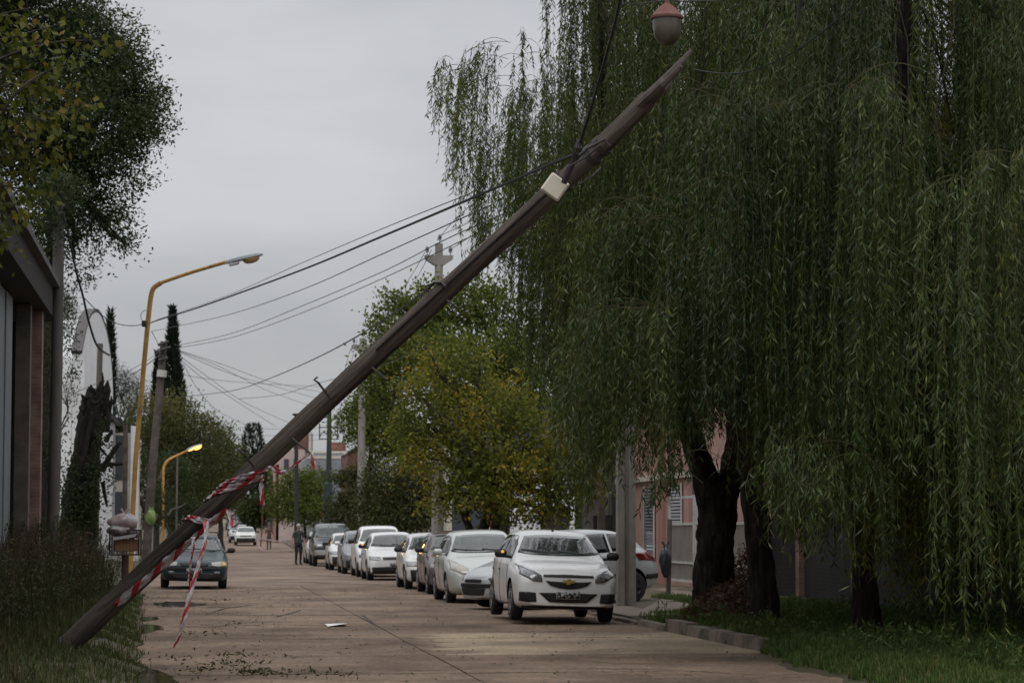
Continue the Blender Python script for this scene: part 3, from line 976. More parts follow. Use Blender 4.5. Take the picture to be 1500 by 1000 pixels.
    if sidewin is None:
        sidewin = [([(1.52 * kx, zb0 + .23 * kz), (1.80 * kx, zb0 + .37 * kz), (2.13 * kx, zb0 + .385 * kz)], [(1.22 * kx, zb0 - .005), (1.7 * kx, zb0 + .005), (2.13 * kx, zb0 + .015)]),
                   ([(2.20 * kx, zb0 + .385 * kz), (2.7 * kx, zb0 + .375 * kz), (3.02 * kx, zb0 + .33 * kz)], [(2.20 * kx, zb0 + .017), (2.7 * kx, zb0 + .035), (3.18 * kx, zb0 + .07)])]
    for sy in (-1, 1):
        for tl, bl in sidewin:
            patch('side_window', M_glass_side, tl, bl, 'side', .006, 12, 5, None, sy)
        if detail:
            for sx in (1.18, 2.17, 3.05):
                patch('door_gap', M_seam, [(sx * kx, zb0 - .02), (sx * kx + .012, zb0 - .02)], [(sx * kx - .02, .30), (sx * kx - .008, .30)], 'side', .004, 2, 9, None, sy)
            if handles:
                for sx in (1.98, 2.90):
                    patch('door_handle', M_blackpl, [(sx * kx, .80 * kz), (sx * kx + .16, .805 * kz)], [(sx * kx, .77 * kz), (sx * kx + .16, .775 * kz)], 'side', .02, 4, 2, None, sy)
            patch('sill', M_blackpl, [(1.2 * kx, .27), (3.0 * kx, .27)], [(1.2 * kx, .21), (3.0 * kx, .21)], 'side', .006, 10, 2, None, sy)
        for tl, bl, mm, nm in sidefeats:
            patch(nm, mm, tl, bl, 'side', .008, 12, 4, None, sy)
    # rear glass
    zt_ = H - .14 * kz
    patch('rear_window', M_glass_side, [(-.46 * kw, zt_), (0, zt_ + .02), (.46 * kw, zt_)], [(-.56 * kw, zt_ - .27), (0, zt_ - .29), (.56 * kw, zt_ - .27)], 'rear', .006, 12, 5)
    for tl, bl, mm, nm, both in rearfeats:
        patch(nm, mm, tl, bl, 'rear', .01, 10, 6)
        if both: patch(nm, mm, mir(tl), mir(bl), 'rear', .01, 10, 6)
    for ft in feats:
        nm, mm, tl, bl, both = ft[:5]
        off = ft[5] if len(ft) > 5 else .008
        p1 = patch(nm, mm, tl, bl, 'front', off, 14, 6)
        if both: patch(nm, mm, mir(tl), mir(bl), 'front', off, 14, 6)
    if plate:
        zp = S.get('plate_z', .40)
        po = patch('number_plate', M_platerim, [(-.19, zp + .065), (.19, zp + .065)], [(-.19, zp - .065), (.19, zp - .065)], 'front', .022, 4, 3)
        patch('plate_face', M_plate, [(-.175, zp + .05), (.175, zp + .05)], [(-.175, zp - .05), (.175, zp - .05)], 'front', .030, 4, 3, po)
    if mirrors:
        for sy in (-1, 1):
            xm_, zm_ = L / 2 - 1.35 * kx, zb0 + .075
            c = MB(); c.box((xm_, sy * (hw + .085), zm_), (.10, .20, .135), None, bev=.04)
            c.box((xm_ - .01, sy * (hw - .03), zm_ - .05), (.06, .10, .04), None, bev=.01)
            c.build('mirror', mirrors, root, 60)
    root['_dims'] = (L, W, H)
    del root['_dims']
    return root, patch, S

# ---- white hatchback in front
AG = dict(L=4.0, W=1.68, H=1.47, fo=.80, wb=2.54, wr=.31, plate_z=.435,
    top=[(0, .70), (.03, .76), (.10, .82), (.25, .87), (.60, .93), (.98, .98), (1.75, 1.38), (2.05, 1.45), (2.5, 1.47), (3.1, 1.45), (3.55, 1.37), (3.80, 1.05), (3.93, .95), (4.0, .80)],
    belt=[(0, .62), (.3, .83), (1.0, .92), (2.0, .95), (3.2, 1.02), (4.0, .98)],
    bot=[(0, .27), (.15, .22), (.5, .20), (3.4, .21), (3.8, .27), (4.0, .36)],
    plan=[(0, .79), (.05, .87), (.16, .94), (.40, .985), (.9, 1.0), (2.6, 1.0), (3.3, .98), (3.75, .92), (4.0, .80)],
    cab=[(0, .70), (.2, .80), (1.0, .86), (1.75, .73), (3.1, .71), (3.5, .70), (4.0, .68)])
ag_feats = [
    ('headlight', M_lensdark, [(.43, .74), (.58, .815), (.74, .895)], [(.42, .635), (.56, .645), (.76, .745)], True),
    ('headlight_strip', M_chrome, [(.55, .815), (.66, .865), (.755, .905)], [(.53, .785), (.66, .835), (.75, .88)], True, .016),
    ('upper_grille', M_blackpl, [(-.40, .745), (0, .755), (.40, .745)], [(-.40, .715), (0, .712), (.40, .715)], False),
    ('grille', M_blackpl, [(-.37, .655), (-.2, .645), (0, .640), (.2, .645), (.37, .655)], [(-.29, .585), (-.15, .545), (0, .530), (.15, .545), (.29, .585)], False),
    ('chrome_bar', M_chrome, [(-.12, .672), (.12, .672)], [(-.11, .662), (.11, .662)], False, .014),
    ('bumper_intake', M_blackpl, [(-.47, .465), (0, .475), (.47, .465)], [(-.30, .325), (0, .315), (.30, .325)], False),
    ('fog_pocket', M_blackpl, [(.52, .465), (.64, .475), (.765, .47)], [(.50, .325), (.62, .315), (.76, .33)], True),
    ('lower_lip', M_blackpl, [(-.72, .262), (0, .262), (.72, .262)], [(-.70, .225), (0, .225), (.70, .225)], False, .006),
]
agile, pfn, _ = car('white five-door hatchback parked nearest, in front of the crossways silver one', WHITE, (5.86, 41.6, .03), -90, roll=-1.8, spec=AG, feats=ag_feats)
# badge: a gold cross-bar emblem
bt_ = [(-.095, .005), (-.082, .034), (-.028, .034), (-.022, .055), (.040, .055), (.030, .034), (.095, .034), (.082, -.005), (.028, -.005), (.022, -.030), (-.040, -.030), (-.030, -.005), (-.095, -.005)]
b = MB(); b.prism([(2.028, y, .632 + z) for y, z in bt_], (.014, 0, 0)); b.build('badge', M_gold, agile)
b = MB(); b.tube([(.18, -.02, 1.43), (.10, -.02, 1.60), (.02, -.02, 1.78)], [.006, .004, .003], 5); b.lathe([(.025, 0), (.018, .03), (.006, .05)], 8, Matrix.Translation((.18, -.02, 1.435))); b.build('antenna', M_blackpl, agile)
b = MB(); b.box((2.0 - 1.28, -.905, 1.085), (.02, .05, .04), bev=.008); b.build('mirror_lamp', M_amberlit, agile)

# ---- silver hatchback parked crossways
PG = dict(L=3.83, W=1.66, H=1.43, fo=.76, wb=2.44, wr=.30,
    top=[(0, .56), (.04, .62), (.12, .68), (.35, .78), (.80, .90), (1.0, .95), (1.75, 1.36), (2.0, 1.42), (2.4, 1.43), (2.9, 1.39), (3.30, 1.26), (3.60, .98), (3.75, .90), (3.83, .78)],
    belt=[(0, .50), (.3, .68), (1.0, .88), (2.0, .93), (3.2, .99), (3.83, .93)],
    bot=[(0, .24), (.15, .19), (.5, .18), (3.3, .19), (3.65, .25), (3.83, .36)],
    plan=[(0, .48), (.05, .64), (.16, .80), (.40, .95), (.9, 1.0), (2.6, 1.0), (3.2, .98), (3.6, .91), (3.83, .74)],
    cab=[(0, .45), (.2, .66), (1.0, .84), (1.75, .71), (3.0, .68), (3.3, .68), (3.83, .66)])
pg_feats = [
    ('grille', M_blackpl, [(-.30, .575), (0, .585), (.30, .575)], [(-.28, .53), (0, .53), (.28, .53)], False),
    ('bumper_strip', M_blackpl, [(-.76, .50), (0, .50), (.76, .50)], [(-.76, .435), (0, .425), (.76, .435)], False, .012),
    ('bumper_intake', M_blackpl, [(-.42, .42), (0, .42), (.42, .42)], [(-.36, .29), (0, .28), (.36, .29)], False),
]
pg_rear = [([(.50, .90), (.66, .93), (.80, .95)], [(.52, .74), (.68, .76), (.80, .80)], M_red, 'tail_light', True),
           ([(-.74, .52), (0, .52), (.74, .52)], [(-.74, .42), (0, .42), (.74, .42)], M_blackpl, 'rear_bumper_strip', False)]
pg_side = [([(.06, .60), (.30, .70), (.52, .77), (.74, .81)], [(.06, .545), (.30, .575), (.52, .60), (.70, .70)], M_lens, 'headlight'),
           ([(1.05, .55), (2.9, .56)], [(1.05, .49), (2.9, .50)], M_blackpl, 'rub_strip'),
           ([(3.42, .965), (3.60, .955), (3.74, .92)], [(3.52, .83), (3.64, .80), (3.76, .79)], M_red, 'tail_light'),
           ([(3.42, .53), (3.80, .53)], [(3.42, .44), (3.80, .44)], M_blackpl, 'rear_bumper_strip')]
p206, _, _ = car('silver hatchback parked crossways, nose in the street, tail behind the square pole', SILVER, (6.98, 48.2, .06), 180 + 25, roll=0, spec=PG, feats=pg_feats, rearfeats=pg_rear, sidefeats=pg_side,
    rim=M_rimdark, pitch=2.2, plate=False,
    sidewin=[([(1.55, 1.20), (1.85, 1.325), (2.60, 1.335)], [(1.22, .955), (1.8, .965), (2.60, .985)]), ([(2.66, 1.33), (2.9, 1.31), (3.10, 1.24)], [(2.66, .99), (2.95, 1.01), (3.28, 1.06)])])

# ---- pale greenish hatchback behind the silver nose
PU = dict(L=4.03, W=1.69, H=1.49, fo=.85, wb=2.51, wr=.30)
pu_feats = [('headlight', M_lensold, [(.44, .72), (.58, .80), (.76, .90)], [(.42, .60), (.56, .60), (.78, .70)], True),
            ('grille', M_blackpl, [(-.32, .60), (.32, .60)], [(-.28, .56), (.28, .56)], False),
            ('bumper_intake', M_blackpl, [(-.45, .44), (.45, .44)], [(-.38, .30), (.38, .30)], False)]
car('pale greenish silver hatchback behind the nose of the crossways car', PALE, (6.0, 53.1, .01), -90, 1.5, PU, pu_feats, mirrors=PALE)
# ---- maroon car
gen_feats = [('headlight', M_lens, [(.46, .70), (.76, .72)], [(.46, .60), (.76, .62)], True),
             ('grille', M_blackpl, [(-.40, .69), (.40, .69)], [(-.40, .61), (.40, .61)], False),
             ('bumper', M_blackpl, [(-.80, .47), (0, .48), (.80, .47)], [(-.78, .23), (0, .22), (.78, .23)], False, .02)]
car('dark maroon car squeezed behind the pale greenish hatchback', MAROON, (6.22, 60.1, .01), -90, 1.5, dict(H=1.47, W=1.66), gen_feats)
sq_feats = [('headlight', M_lens, [(.50, .70), (.78, .71)], [(.50, .575), (.78, .59)], True),
            ('grille', M_blackpl, [(-.46, .69), (.46, .69)], [(-.46, .60), (.46, .60)], False),
            ('bumper', M_blackpl, [(-.80, .50), (0, .50), (.80, .50)], [(-.78, .23), (0, .22), (.78, .23)], False, .02)]
car('small white car with black front bumper between maroon car and white sedan', WHITE, (6.12, 65.2, .01), -90, 1.5, dict(W=1.64, H=1.42), sq_feats, plate=False)
gol_feats = [('headlight', M_lens, [(.44, .70), (.60, .715), (.76, .72)], [(.44, .605), (.60, .595), (.77, .61)], True),
             ('grille', GREY, [(-.40, .69), (.40, .69)], [(-.38, .605), (.38, .605)], False),
             ('grille_slot', M_blackpl, [(-.38, .665), (.38, .665)], [(-.38, .645), (.38, .645)], False, .014),
             ('grille_slot', M_blackpl, [(-.38, .635), (.38, .635)], [(-.37, .618), (.37, .618)], False, .014),
             ('lower_bumper', M_blackpl, [(-.78, .40), (0, .405), (.78, .40)], [(-.76, .22), (0, .21), (.76, .22)], False, .02)]
gol, _, _ = car('white hatchback with grey grille and dark lower bumper, in mid row', WHITE, (5.92, 76.2, .01), -90, 1.2, dict(W=1.66, H=1.43, plate_z=.45), gol_feats)
b = MB(); b.box((1.98 - 1.30, -.89, 1.06), (.02, .06, .05), bev=.008); b.build('mirror_lamp', M_amberlit, gol)
car('taller white wagon peeking out behind the mid row white hatchback', WHITE, (5.95, 81.6, .01), -90, 1, dict(W=1.68, H=1.62, L=4.1), gen_feats, detail=False)
car('grey car with a white mirror behind the white wagon', GREY, (5.82, 87.3, .01), -90, 1, dict(W=1.66, H=1.47), gen_feats, detail=False, mirrors=WHITE)
car('small boxy white car right of the dark pickup', WHITE2, (5.78, 95.3, .01), -90, 1, dict(W=1.60, H=1.38, L=3.9), sq_feats, detail=False)
suv_top = [(0, .80), (.04, .92), (.12, .98), (.40, 1.03), (.85, 1.08), (1.15, 1.12), (1.75, 1.60), (2.05, 1.70), (2.6, 1.74), (3.6, 1.72), (4.1, 1.66), (4.35, 1.2), (4.5, 1.0)]
suv_feats = [('headlight', M_lens, [(.52, .92), (.80, .92)], [(.52, .78), (.80, .78)], True),
             ('grille', M_blackpl, [(-.48, .91), (.48, .91)], [(-.46, .77), (.46, .77)], False),
             ('bumper', M_platerim, [(-.82, .66), (0, .67), (.82, .66)], [(-.80, .46), (0, .45), (.80, .46)], False, .03)]
SUV = dict(L=4.5, W=1.80, H=1.74, fo=.85, wb=2.65, wr=.36, top=suv_top, belt=[(0, .72), (.3, .96), (1.1, 1.05), (4.5, 1.10)], bot=[(0, .42), (.3, .38), (4.2, .38), (4.5, .5)],
           plan=[(0, .84), (.06, .92), (.2, .97), (.6, 1), (4.0, .99), (4.5, .92)], cab=[(0, .78), (.2, .86), (1.1, .86), (1.75, .76), (4.1, .74), (4.5, .74)], plate_z=.56)
car('dark grey tall pickup with silver bumper, last of the right row', DGREY, (5.72, 105.0, .01), -90, 1, SUV, suv_feats, detail=False,
    sidewin=[([(1.7, 1.48), (2.0, 1.60), (2.4, 1.62)], [(1.45, 1.12), (1.9, 1.13), (2.4, 1.14)]), ([(2.5, 1.62), (3.3, 1.62)], [(2.5, 1.14), (3.4, 1.16)])])
car('silver car mostly hidden behind the dark pickup and the man', SILVER, (5.70, 112.5, .01), -90, 0, dict(W=1.66, H=1.42), gen_feats, detail=False)
# ---- dark green car on the left
ES = dict(L=4.08, W=1.70, H=1.36, fo=.82, wb=2.52, wr=.29, plate_z=.45,
    top=[(0, .58), (.03, .64), (.12, .69), (.40, .77), (.9, .87), (1.10, .91), (1.85, 1.29), (2.1, 1.35), (2.6, 1.36), (3.1, 1.33), (3.5, 1.22), (3.8, .98), (4.0, .92), (4.08, .80)])
es_feats = [('headlight', M_lensold, [(.42, .66), (.60, .685), (.70, .69)], [(.44, .585), (.58, .56), (.70, .57)], True),
            ('indicator', M_amber, [(.705, .69), (.80, .67)], [(.705, .57), (.80, .59)], True, .010),
            ('grille', M_blackpl, [(-.36, .63), (0, .645), (.36, .63)], [(-.32, .57), (0, .55), (.32, .57)], False),
            ('bumper_strip', M_blackpl, [(-.80, .53), (0, .53), (.80, .53)], [(-.80, .48), (0, .48), (.80, .48)], False, .014),
            ('bumper_intake', M_blackpl, [(-.74, .40), (0, .40), (.74, .40)], [(-.70, .24), (0, .23), (.70, .24)], False),
            ('fog_lamp', M_lensdark, [(.50, .44), (.64, .44)], [(.50, .38), (.64, .38)], True, .014)]
esc, _, _ = car('dark green car with roof rack on the left, partly behind the pole', GREEN, (.02, 66.3, .01), -90, -1.0, ES, es_feats)
b = MB()
for sx in (-.05, -.85):
    b.tube([(sx, -.60, 1.33), (sx, -.58, 1.42), (sx, .58, 1.42), (sx, .60, 1.33)], .018, 6)
for sy in (-.57, .57):
    b.tube([(.15, sy, 1.425), (-1.0, sy, 1.425)], .016, 6)
b.build('roof_rack', M_blackpl, esc)
# ---- far cars climbing the rise
far_list = [(3.85, 190, WHITE2, 'white boxy car at the front of the far row on the rise', sq_feats, dict(H=1.40, W=1.64)),
            (3.55, 199, SILVER, 'silver car second in the far row on the rise', gen_feats, dict(H=1.42)),
            (3.75, 222, DGREY, 'dark car third in the far row on the rise', gen_feats, dict(H=1.45)),
            (4.0, 252, BLUEG, 'blue grey car farthest up the rise', gen_feats, dict(H=1.5, W=1.7))]
for x, y, pm, lab, ft, sp in far_list:
    car(lab, pm, (x, y, terrain(y) + .02), -90, 0, sp, ft, detail=False, plate=False, pitch=-1.2)

# ================================================================== LEANING POLE, TAPE, LAMPS, WIRES
_ax = (D(950, 145, 23.1) - D(88, 955, 28.05)).normalized()
_pr = tuple(_ax.rotation_difference(Vector((0, 0, 1))).to_euler())
M_wood = mat('pole_wood', (0.062, 0.052, 0.043), 0.9, (0.145, 0.124, 0.104), 9, 1.0, 16, stretch=(2.2, 2.2, .12), prerot=_pr, dirt=(0.030, 0.024, 0.019), dirt_scale=2.2, dirt_lo=.50, dirt_hi=.60, spec=.2)
M_wood_grey = mat('pole_wood_grey', (0.055, 0.045, 0.038), 0.9, (0.13, 0.11, 0.095), 4, 0.5, 25)
M_iron = mat('black_iron', (0.018, 0.018, 0.02), 0.6, (0.05, 0.04, 0.035), 20)
M_cable = mat('cable_black', (0.012, 0.012, 0.013), 0.7)
M_wire = mat('wire_grey', (0.05, 0.05, 0.052), 0.6)
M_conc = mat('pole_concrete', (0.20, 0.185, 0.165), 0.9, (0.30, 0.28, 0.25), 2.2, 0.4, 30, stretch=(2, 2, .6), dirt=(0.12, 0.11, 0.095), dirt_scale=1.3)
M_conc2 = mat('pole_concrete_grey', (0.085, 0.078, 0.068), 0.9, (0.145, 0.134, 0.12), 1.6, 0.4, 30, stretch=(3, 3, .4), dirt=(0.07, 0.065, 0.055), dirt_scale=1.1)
M_yellow = mat('lamp_post_yellow', (0.36, 0.20, 0.045), 0.6, (0.50, 0.30, 0.08), 5, dirt=(0.16, 0.085, 0.03), dirt_scale=2.0)
M_box = mat('junction_box', (0.52, 0.48, 0.38), 0.6, (0.62, 0.58, 0.48), 6, dirt=(0.33, 0.30, 0.22), dirt_scale=4)

def crom(P, k=8):
    P = [Vector(p) for p in P]
    out = []
    for i in range(len(P) - 1):
        p0, p1, p2, p3 = P[max(i - 1, 0)], P[i], P[i + 1], P[min(i + 2, len(P) - 1)]
        for j in range(k):
            t = j / k
            out.append(.5 * ((2 * p1) + (p2 - p0) * t + (2 * p0 - 5 * p1 + 4 * p2 - p3) * t * t + (3 * p1 - p0 - 3 * p2 + p3) * t ** 3))
    out.append(P[-1])
    return out

# ---- the leaning pole
LP_px = [(38, 1002), (88, 955), (150, 897), (290, 766), (423, 640), (517, 551), (650, 428), (768, 320), (832, 260), (890, 206), (950, 145)]
LP_Y = [28.05 - 5.3 * min(1, max(0, (p[0] - 88) / (1012 - 88))) for p in LP_px]
LPc = crom([D(p[0], p[1], y) for p, y in zip(LP_px, LP_Y)], 6)
def lp_at(px):
    """centre, radius, tangent of the pole where its axis crosses picture column px"""
    best = None
    for i in range(len(LPc) - 1):
        a = project([LPc[i]])[0][0]; b_ = project([LPc[i + 1]])[0][0]
        if a <= px <= b_ or i == len(LPc) - 2:
            t = (px - a) / (b_ - a)
            c = LPc[i].lerp(LPc[i + 1], t)
            f = (i + t) / (len(LPc) - 1)
            return c, lp_r(f), (LPc[i + 1] - LPc[i]).normalized()
def lp_r(f):
    return .125 - .037 * f
lp = empty('leaning_pole', tuple(LPc[3]), 0, 'brown wooden utility pole leaning steeply across the street', 'utility pole')
off = Vector(LPc[3])
def lpb(b, name, m, sm=None, parent=None):
    b.v = [tuple(Vector(v) - off) for v in b.v]
    return b.build(name, m, parent or lp, sm)
b = MB()
rad = [lp_r(i / (len(LPc) - 1)) * (1 + .025 * math.sin(i * 1.3)) for i in range(len(LPc))]
b.tube(LPc, rad, 20)
sh = lpb(b, 'shaft', M_wood, 40)
# splintered top: tapering slanted slabs of wood
e, t_ = LPc[-1], (LPc[-1] - LPc[-3]).normalized()
tip = D(1014, 74, 22.6)
up_ = Vector((0, 0, 1)) - t_ * t_.z; up_.normalize(); sd_ = t_.cross(up_)
def splint(pts, rad_, nm='splinter'):
    b = MB(); b.tube(pts, rad_, 7); lpb(b, nm, M_wood_grey, 30, None)
splint([e - t_ * .3, e + t_ * .1, D(985, 106, 22.65), tip], [.08, .066, .040, .024])
splint([e - t_ * .1 + sd_ * .03, D(972, 122, 22.6), D(998, 97, 22.5)], [.05, .04, .02])
splint([e - t_ * .1 - up_ * .04, D(975, 128, 22.7), D(992, 112, 22.7)], [.05, .03, .004])
# step irons and brackets
def iron(pts, r_=.012, nm='step_iron'):
    b = MB(); b.tube([D(*p) for p in pts], r_, 6); lpb(b, nm, M_iron)
iron([(484, 584, 25.6), (466, 560, 25.5), (460, 556, 25.5), (465, 552, 25.5)])
iron([(372, 684, 26.2), (357, 664, 26.1), (349, 658, 26.1)])
iron([(428, 642, 25.95), (455, 664, 25.8)])
iron([(545, 538, 25.3), (567, 556, 25.1)])
iron([(655, 440, 24.6), (672, 452, 24.5)])
iron([(373, 708, 26.3), (384, 702, 26.1)])
b = MB()
pts = []
for k in range(30):
    c, r_, tg = lp_at(560 + k * 9.4)
    w_ = _u - tg * _u.dot(tg); w_.normalize(); fw = -_f - tg * (-_f).dot(tg); fw.normalize()
    pts.append(c + (w_ * .25 + fw * .97).normalized() * (r_ + .012))
b.tube(pts, .012, 6)
lpb(b, 'conduit_cable', M_cable)
# junction box
c, r_, tg = lp_at(838)
bc = D(813, 274, 23.45)
M3 = Matrix((_r, _u, -_f)).transposed() @ Matrix.Rotation(R(-36), 3, 'Z')
b = MB(); b.box(bc, (.205, .20, .11), M3, bev=.012); jb = lpb(b, 'junction_box', M_box, 30)
b = MB(); b.box(bc + (M3 @ Vector((0, 0, .058))), (.18, .175, .012), M3, bev=.004); lpb(b, 'box_lid', M_box, 30, jb)
# clamp bands with hardware and the black dead-end fitting
for pxx in (826, 868, 882):
    c, r_, tg = lp_at(pxx)
    b = MB(); b.tube([c - tg * .03, c + tg * .03], r_ + .014, 18)
    lpb(b, 'clamp_band', M_iron, 30)
iron([(826, 268, 23.3), (838, 240, 23.2), (846, 216, 23.1), (850, 205, 23.1)], .03, 'dead_end_clamp')
iron([(838, 240, 23.2), (860, 218, 23.15), (886, 204, 23.1), (893, 214, 23.1)], .014, 'tie_wire')
iron([(830, 246, 23.15), (855, 232, 23.1), (880, 212, 23.05)], .010, 'tie_wire')
iron([(850, 270, 23.2), (868, 258, 23.1), (880, 246, 23.1)], .010, 'tie_wire')
iron([(625, 425, 24.9), (636, 414, 24.8), (648, 414, 24.7), (653, 420, 24.6)], .016, 'hook_bracket')
iron([(636, 414, 24.8), (624, 419, 24.8), (627, 427, 24.8)], .012, 'hook_bracket')
# ---- barrier tape: striped plastic ribbon
def tape_mat():
    m = bpy.data.materials.new('barrier_tape')
    m.use_nodes = True
    nt = m.node_tree
    bs = nt.nodes['Principled BSDF']
    bs.inputs['Roughness'].default_value = .4
    uv = nt.nodes.new('ShaderNodeUVMap')
    sx = nt.nodes.new('ShaderNodeSeparateXYZ')
    nt.links.new(uv.outputs['UV'], sx.inputs[0])
    ad = nt.nodes.new('ShaderNodeMath'); ad.operation = 'ADD'
    mu = nt.nodes.new('ShaderNodeMath'); mu.operation = 'MULTIPLY'; mu.inputs[1].default_value = 1.6
    nt.links.new(sx.outputs[1], mu.inputs[0])
    nt.links.new(sx.outputs[0], ad.inputs[0]); nt.links.new(mu.outputs[0], ad.inputs[1])
    md = nt.nodes.new('ShaderNodeMath'); md.operation = 'MODULO'; md.inputs[1].default_value = .34
    nt.links.new(ad.outputs[0], md.inputs[0])
    lt = nt.nodes.new('ShaderNodeMath'); lt.operation = 'LESS_THAN'; lt.inputs[1].default_value = .13
    nt.links.new(md.outputs[0], lt.inputs[0])
    tc = nt.nodes.new('ShaderNodeTexCoord')
    nz = nt.nodes.new('ShaderNodeTexNoise'); nz.inputs['Scale'].default_value = 11
    nt.links.new(tc.outputs['Object'], nz.inputs['Vector'])
    rp = nt.nodes.new('ShaderNodeValToRGB')
    rp.color_ramp.elements[0].color = (.26, .23, .235, 1); rp.color_ramp.elements[0].position = .35
    rp.color_ramp.elements[1].color = (.50, .46, .46, 1); rp.color_ramp.elements[1].position = .6
    nt.links.new(nz.outputs['Fac'], rp.inputs['Fac'])
    mx = nt.nodes.new('ShaderNodeMix'); mx.data_type = 'RGBA'
    nt.links.new(lt.outputs[0], mx.inputs[0])
    nt.links.new(rp.outputs['Color'], mx.inputs[6])
    mx.inputs[7].default_value = (.34, .022, .032, 1)
    nt.links.new(mx.outputs[2], bs.inputs['Base Color'])
    return m
M_tape = tape_mat()
def ribbon(path, wvec, width, name='barrier_tape', label='', u0=0.0, crumple=.009, parent=None):
    """path: points; wvec: list of width directions"""
    n = len(path)
    V, F, U = [], [], []
    nw = 4
    dist = u0
    for i in range(n):
        if i: dist += (path[i] - path[i - 1]).length
        w_ = wvec[i].normalized()
        t = (path[min(i + 1, n - 1)] - path[max(i - 1, 0)]).normalized()
        nn = t.cross(w_)
        ww = (width[i] if isinstance(width, (list, tuple)) else width) * (.80 + .16 * math.sin(i * .45 + u0 * 9))
        for j in range(nw + 1):
            f = j / nw - .5
            V.append(path[i] + w_ * f * ww + nn * crumple * (math.sin(i * 1.9 + j * 1.7) + math.sin(i * .8 - j * 2.3)))
            U.append((dist, j / nw * .1))
    for i in range(n - 1):
        for j in range(nw):
            F.append((i * (nw + 1) + j, i * (nw + 1) + j + 1, (i + 1) * (nw + 1) + j + 1, (i + 1) * (nw + 1) + j))
    me = bpy.data.meshes.new(name)
    me.from_pydata([tuple(v) for v in V], [], F)
    uvl = me.uv_layers.new(name='UVMap')
    for p in me.polygons:
        for li in p.loop_indices:
            uvl.data[li].uv = U[me.loops[li].vertex_index]
    shade(me, 60)
    o = link(name, me, M_tape, parent)
    s = o.modifiers.new('t', 'SOLIDIFY'); s.thickness = .0015
    if label: tag(o, label, 'tape', 'red and white barrier tape on the pole')
    return o
def wrap_pts(pa, pb, a0, a1, n=40, gap=.008):
    """helix on the pole: column pa->pb, angle a0->a1 (0 = towards camera, +90 = upper left edge, -90 = lower right edge)"""
    P, W_ = [], []
    for i in range(n):
        f = i / (n - 1)
        c, r_, tg = lp_at(pa + (pb - pa) * f)
        fw = -_f - tg * (-_f).dot(tg); fw.normalize()
        up = tg.cross(fw); up = up if up.z > 0 else -up
        a = R(a0 + (a1 - a0) * f)
        nn = fw * math.cos(a) + up * math.sin(a)
        P.append(c + nn * (r_ + gap))
        W_.append(nn)
    out = []
    for i in range(n):
        t = (P[min(i + 1, n - 1)] - P[max(i - 1, 0)]).normalized()
        out.append(t.cross(W_[i]))
    return P, out
P, Wd = wrap_pts(172, 352, -20, -62, 44, .012)
P = P[:-6] + [D(342, 772, 26.35), D(350, 764, 26.3)]; Wd = Wd[:-6] + [Wd[-1], Wd[-1]]
# first end folds under the pole at the low end
ribbon(P, Wd, [.06 + .05 * min(1, i / 5) - .03 * max(0, (i - 30) / 12) for i in range(len(P))], label='striped tape lying lengthwise along the low end of the pole')
P, Wd = wrap_pts(284, 318, 100, -110, 26, .010)
ribbon(P, Wd, .085, label='striped tape turned once round the pole above the hanging strips', u0=.2)
P, Wd = wrap_pts(312, 380, 95, -60, 30, .012)
P2 = [P[-1], D(382, 706, 26.1), D(387, 702, 26.05)]
ribbon(P + P2[1:], Wd + [Wd[-1]] * 2, [.075] * len(P) + [.05, .02], label='striped tape slanting across the pole, ending at the lower step iron', u0=.05)
P, Wd = wrap_pts(332, 392, 85, -55, 26, .016)
free = crom([P[-1], D(415, 691, 26.0), D(440, 674, 25.85), D(456, 663, 25.8)], 7)[1:]
ribbon(P + free, Wd + [Vector((.2, 0, 1))] * len(free), [.07] * len(P) + [.07 - .045 * i / len(free) for i in range(len(free))], label='long striped tape stretched from the pole to the upper step iron', u0=.12)
fr = crom([D(455, 664, 25.78), D(458, 675, 25.75), D(463, 689, 25.75)], 6)
ribbon(fr, [Vector((1, .4, .15))] * len(fr), [.02 + .045 * min(1, i / 6) for i in range(len(fr))], label='short loose tape tail hanging from the upper step iron', u0=.24)
fr = crom([D(383, 704, 26.1), D(383, 716, 26.1), D(384.5, 740, 26.1)], 6)
ribbon(fr, [Vector((1, .3, 0))] * len(fr), [.02 + .05 * min(1, i / 5) for i in range(len(fr))], label='short loose tape tail hanging from the lower step iron', u0=.13)
fr = crom([D(302, 762, 26.6), D(301, 790, 26.5), D(290, 830, 26.4), D(276, 880, 26.35), D(266, 920, 26.35), D(255, 948, 26.4)], 9)
ribbon(fr, [Vector((1, .8 * math.sin(i * .13), .35)) for i in range(len(fr))], [.085 - .02 * math.sin(i * .25) ** 2 for i in range(len(fr) - 6)] + [.07, .06, .055, .045, .035, .025], label='longest tape strip hanging from the pole almost to the road', crumple=.007)
fr = crom([D(283, 786, 26.5), D(282, 812, 26.5), D(277, 838, 26.5), D(278, 858, 26.5)], 7)
ribbon(fr, [Vector((1, 1.2 * math.sin(i * .3), .1)) for i in range(len(fr))], [.05 - .03 * (i / len(fr)) for i in range(len(fr))], label='narrow twisted tape strip hanging left of the longest one', u0=.17)

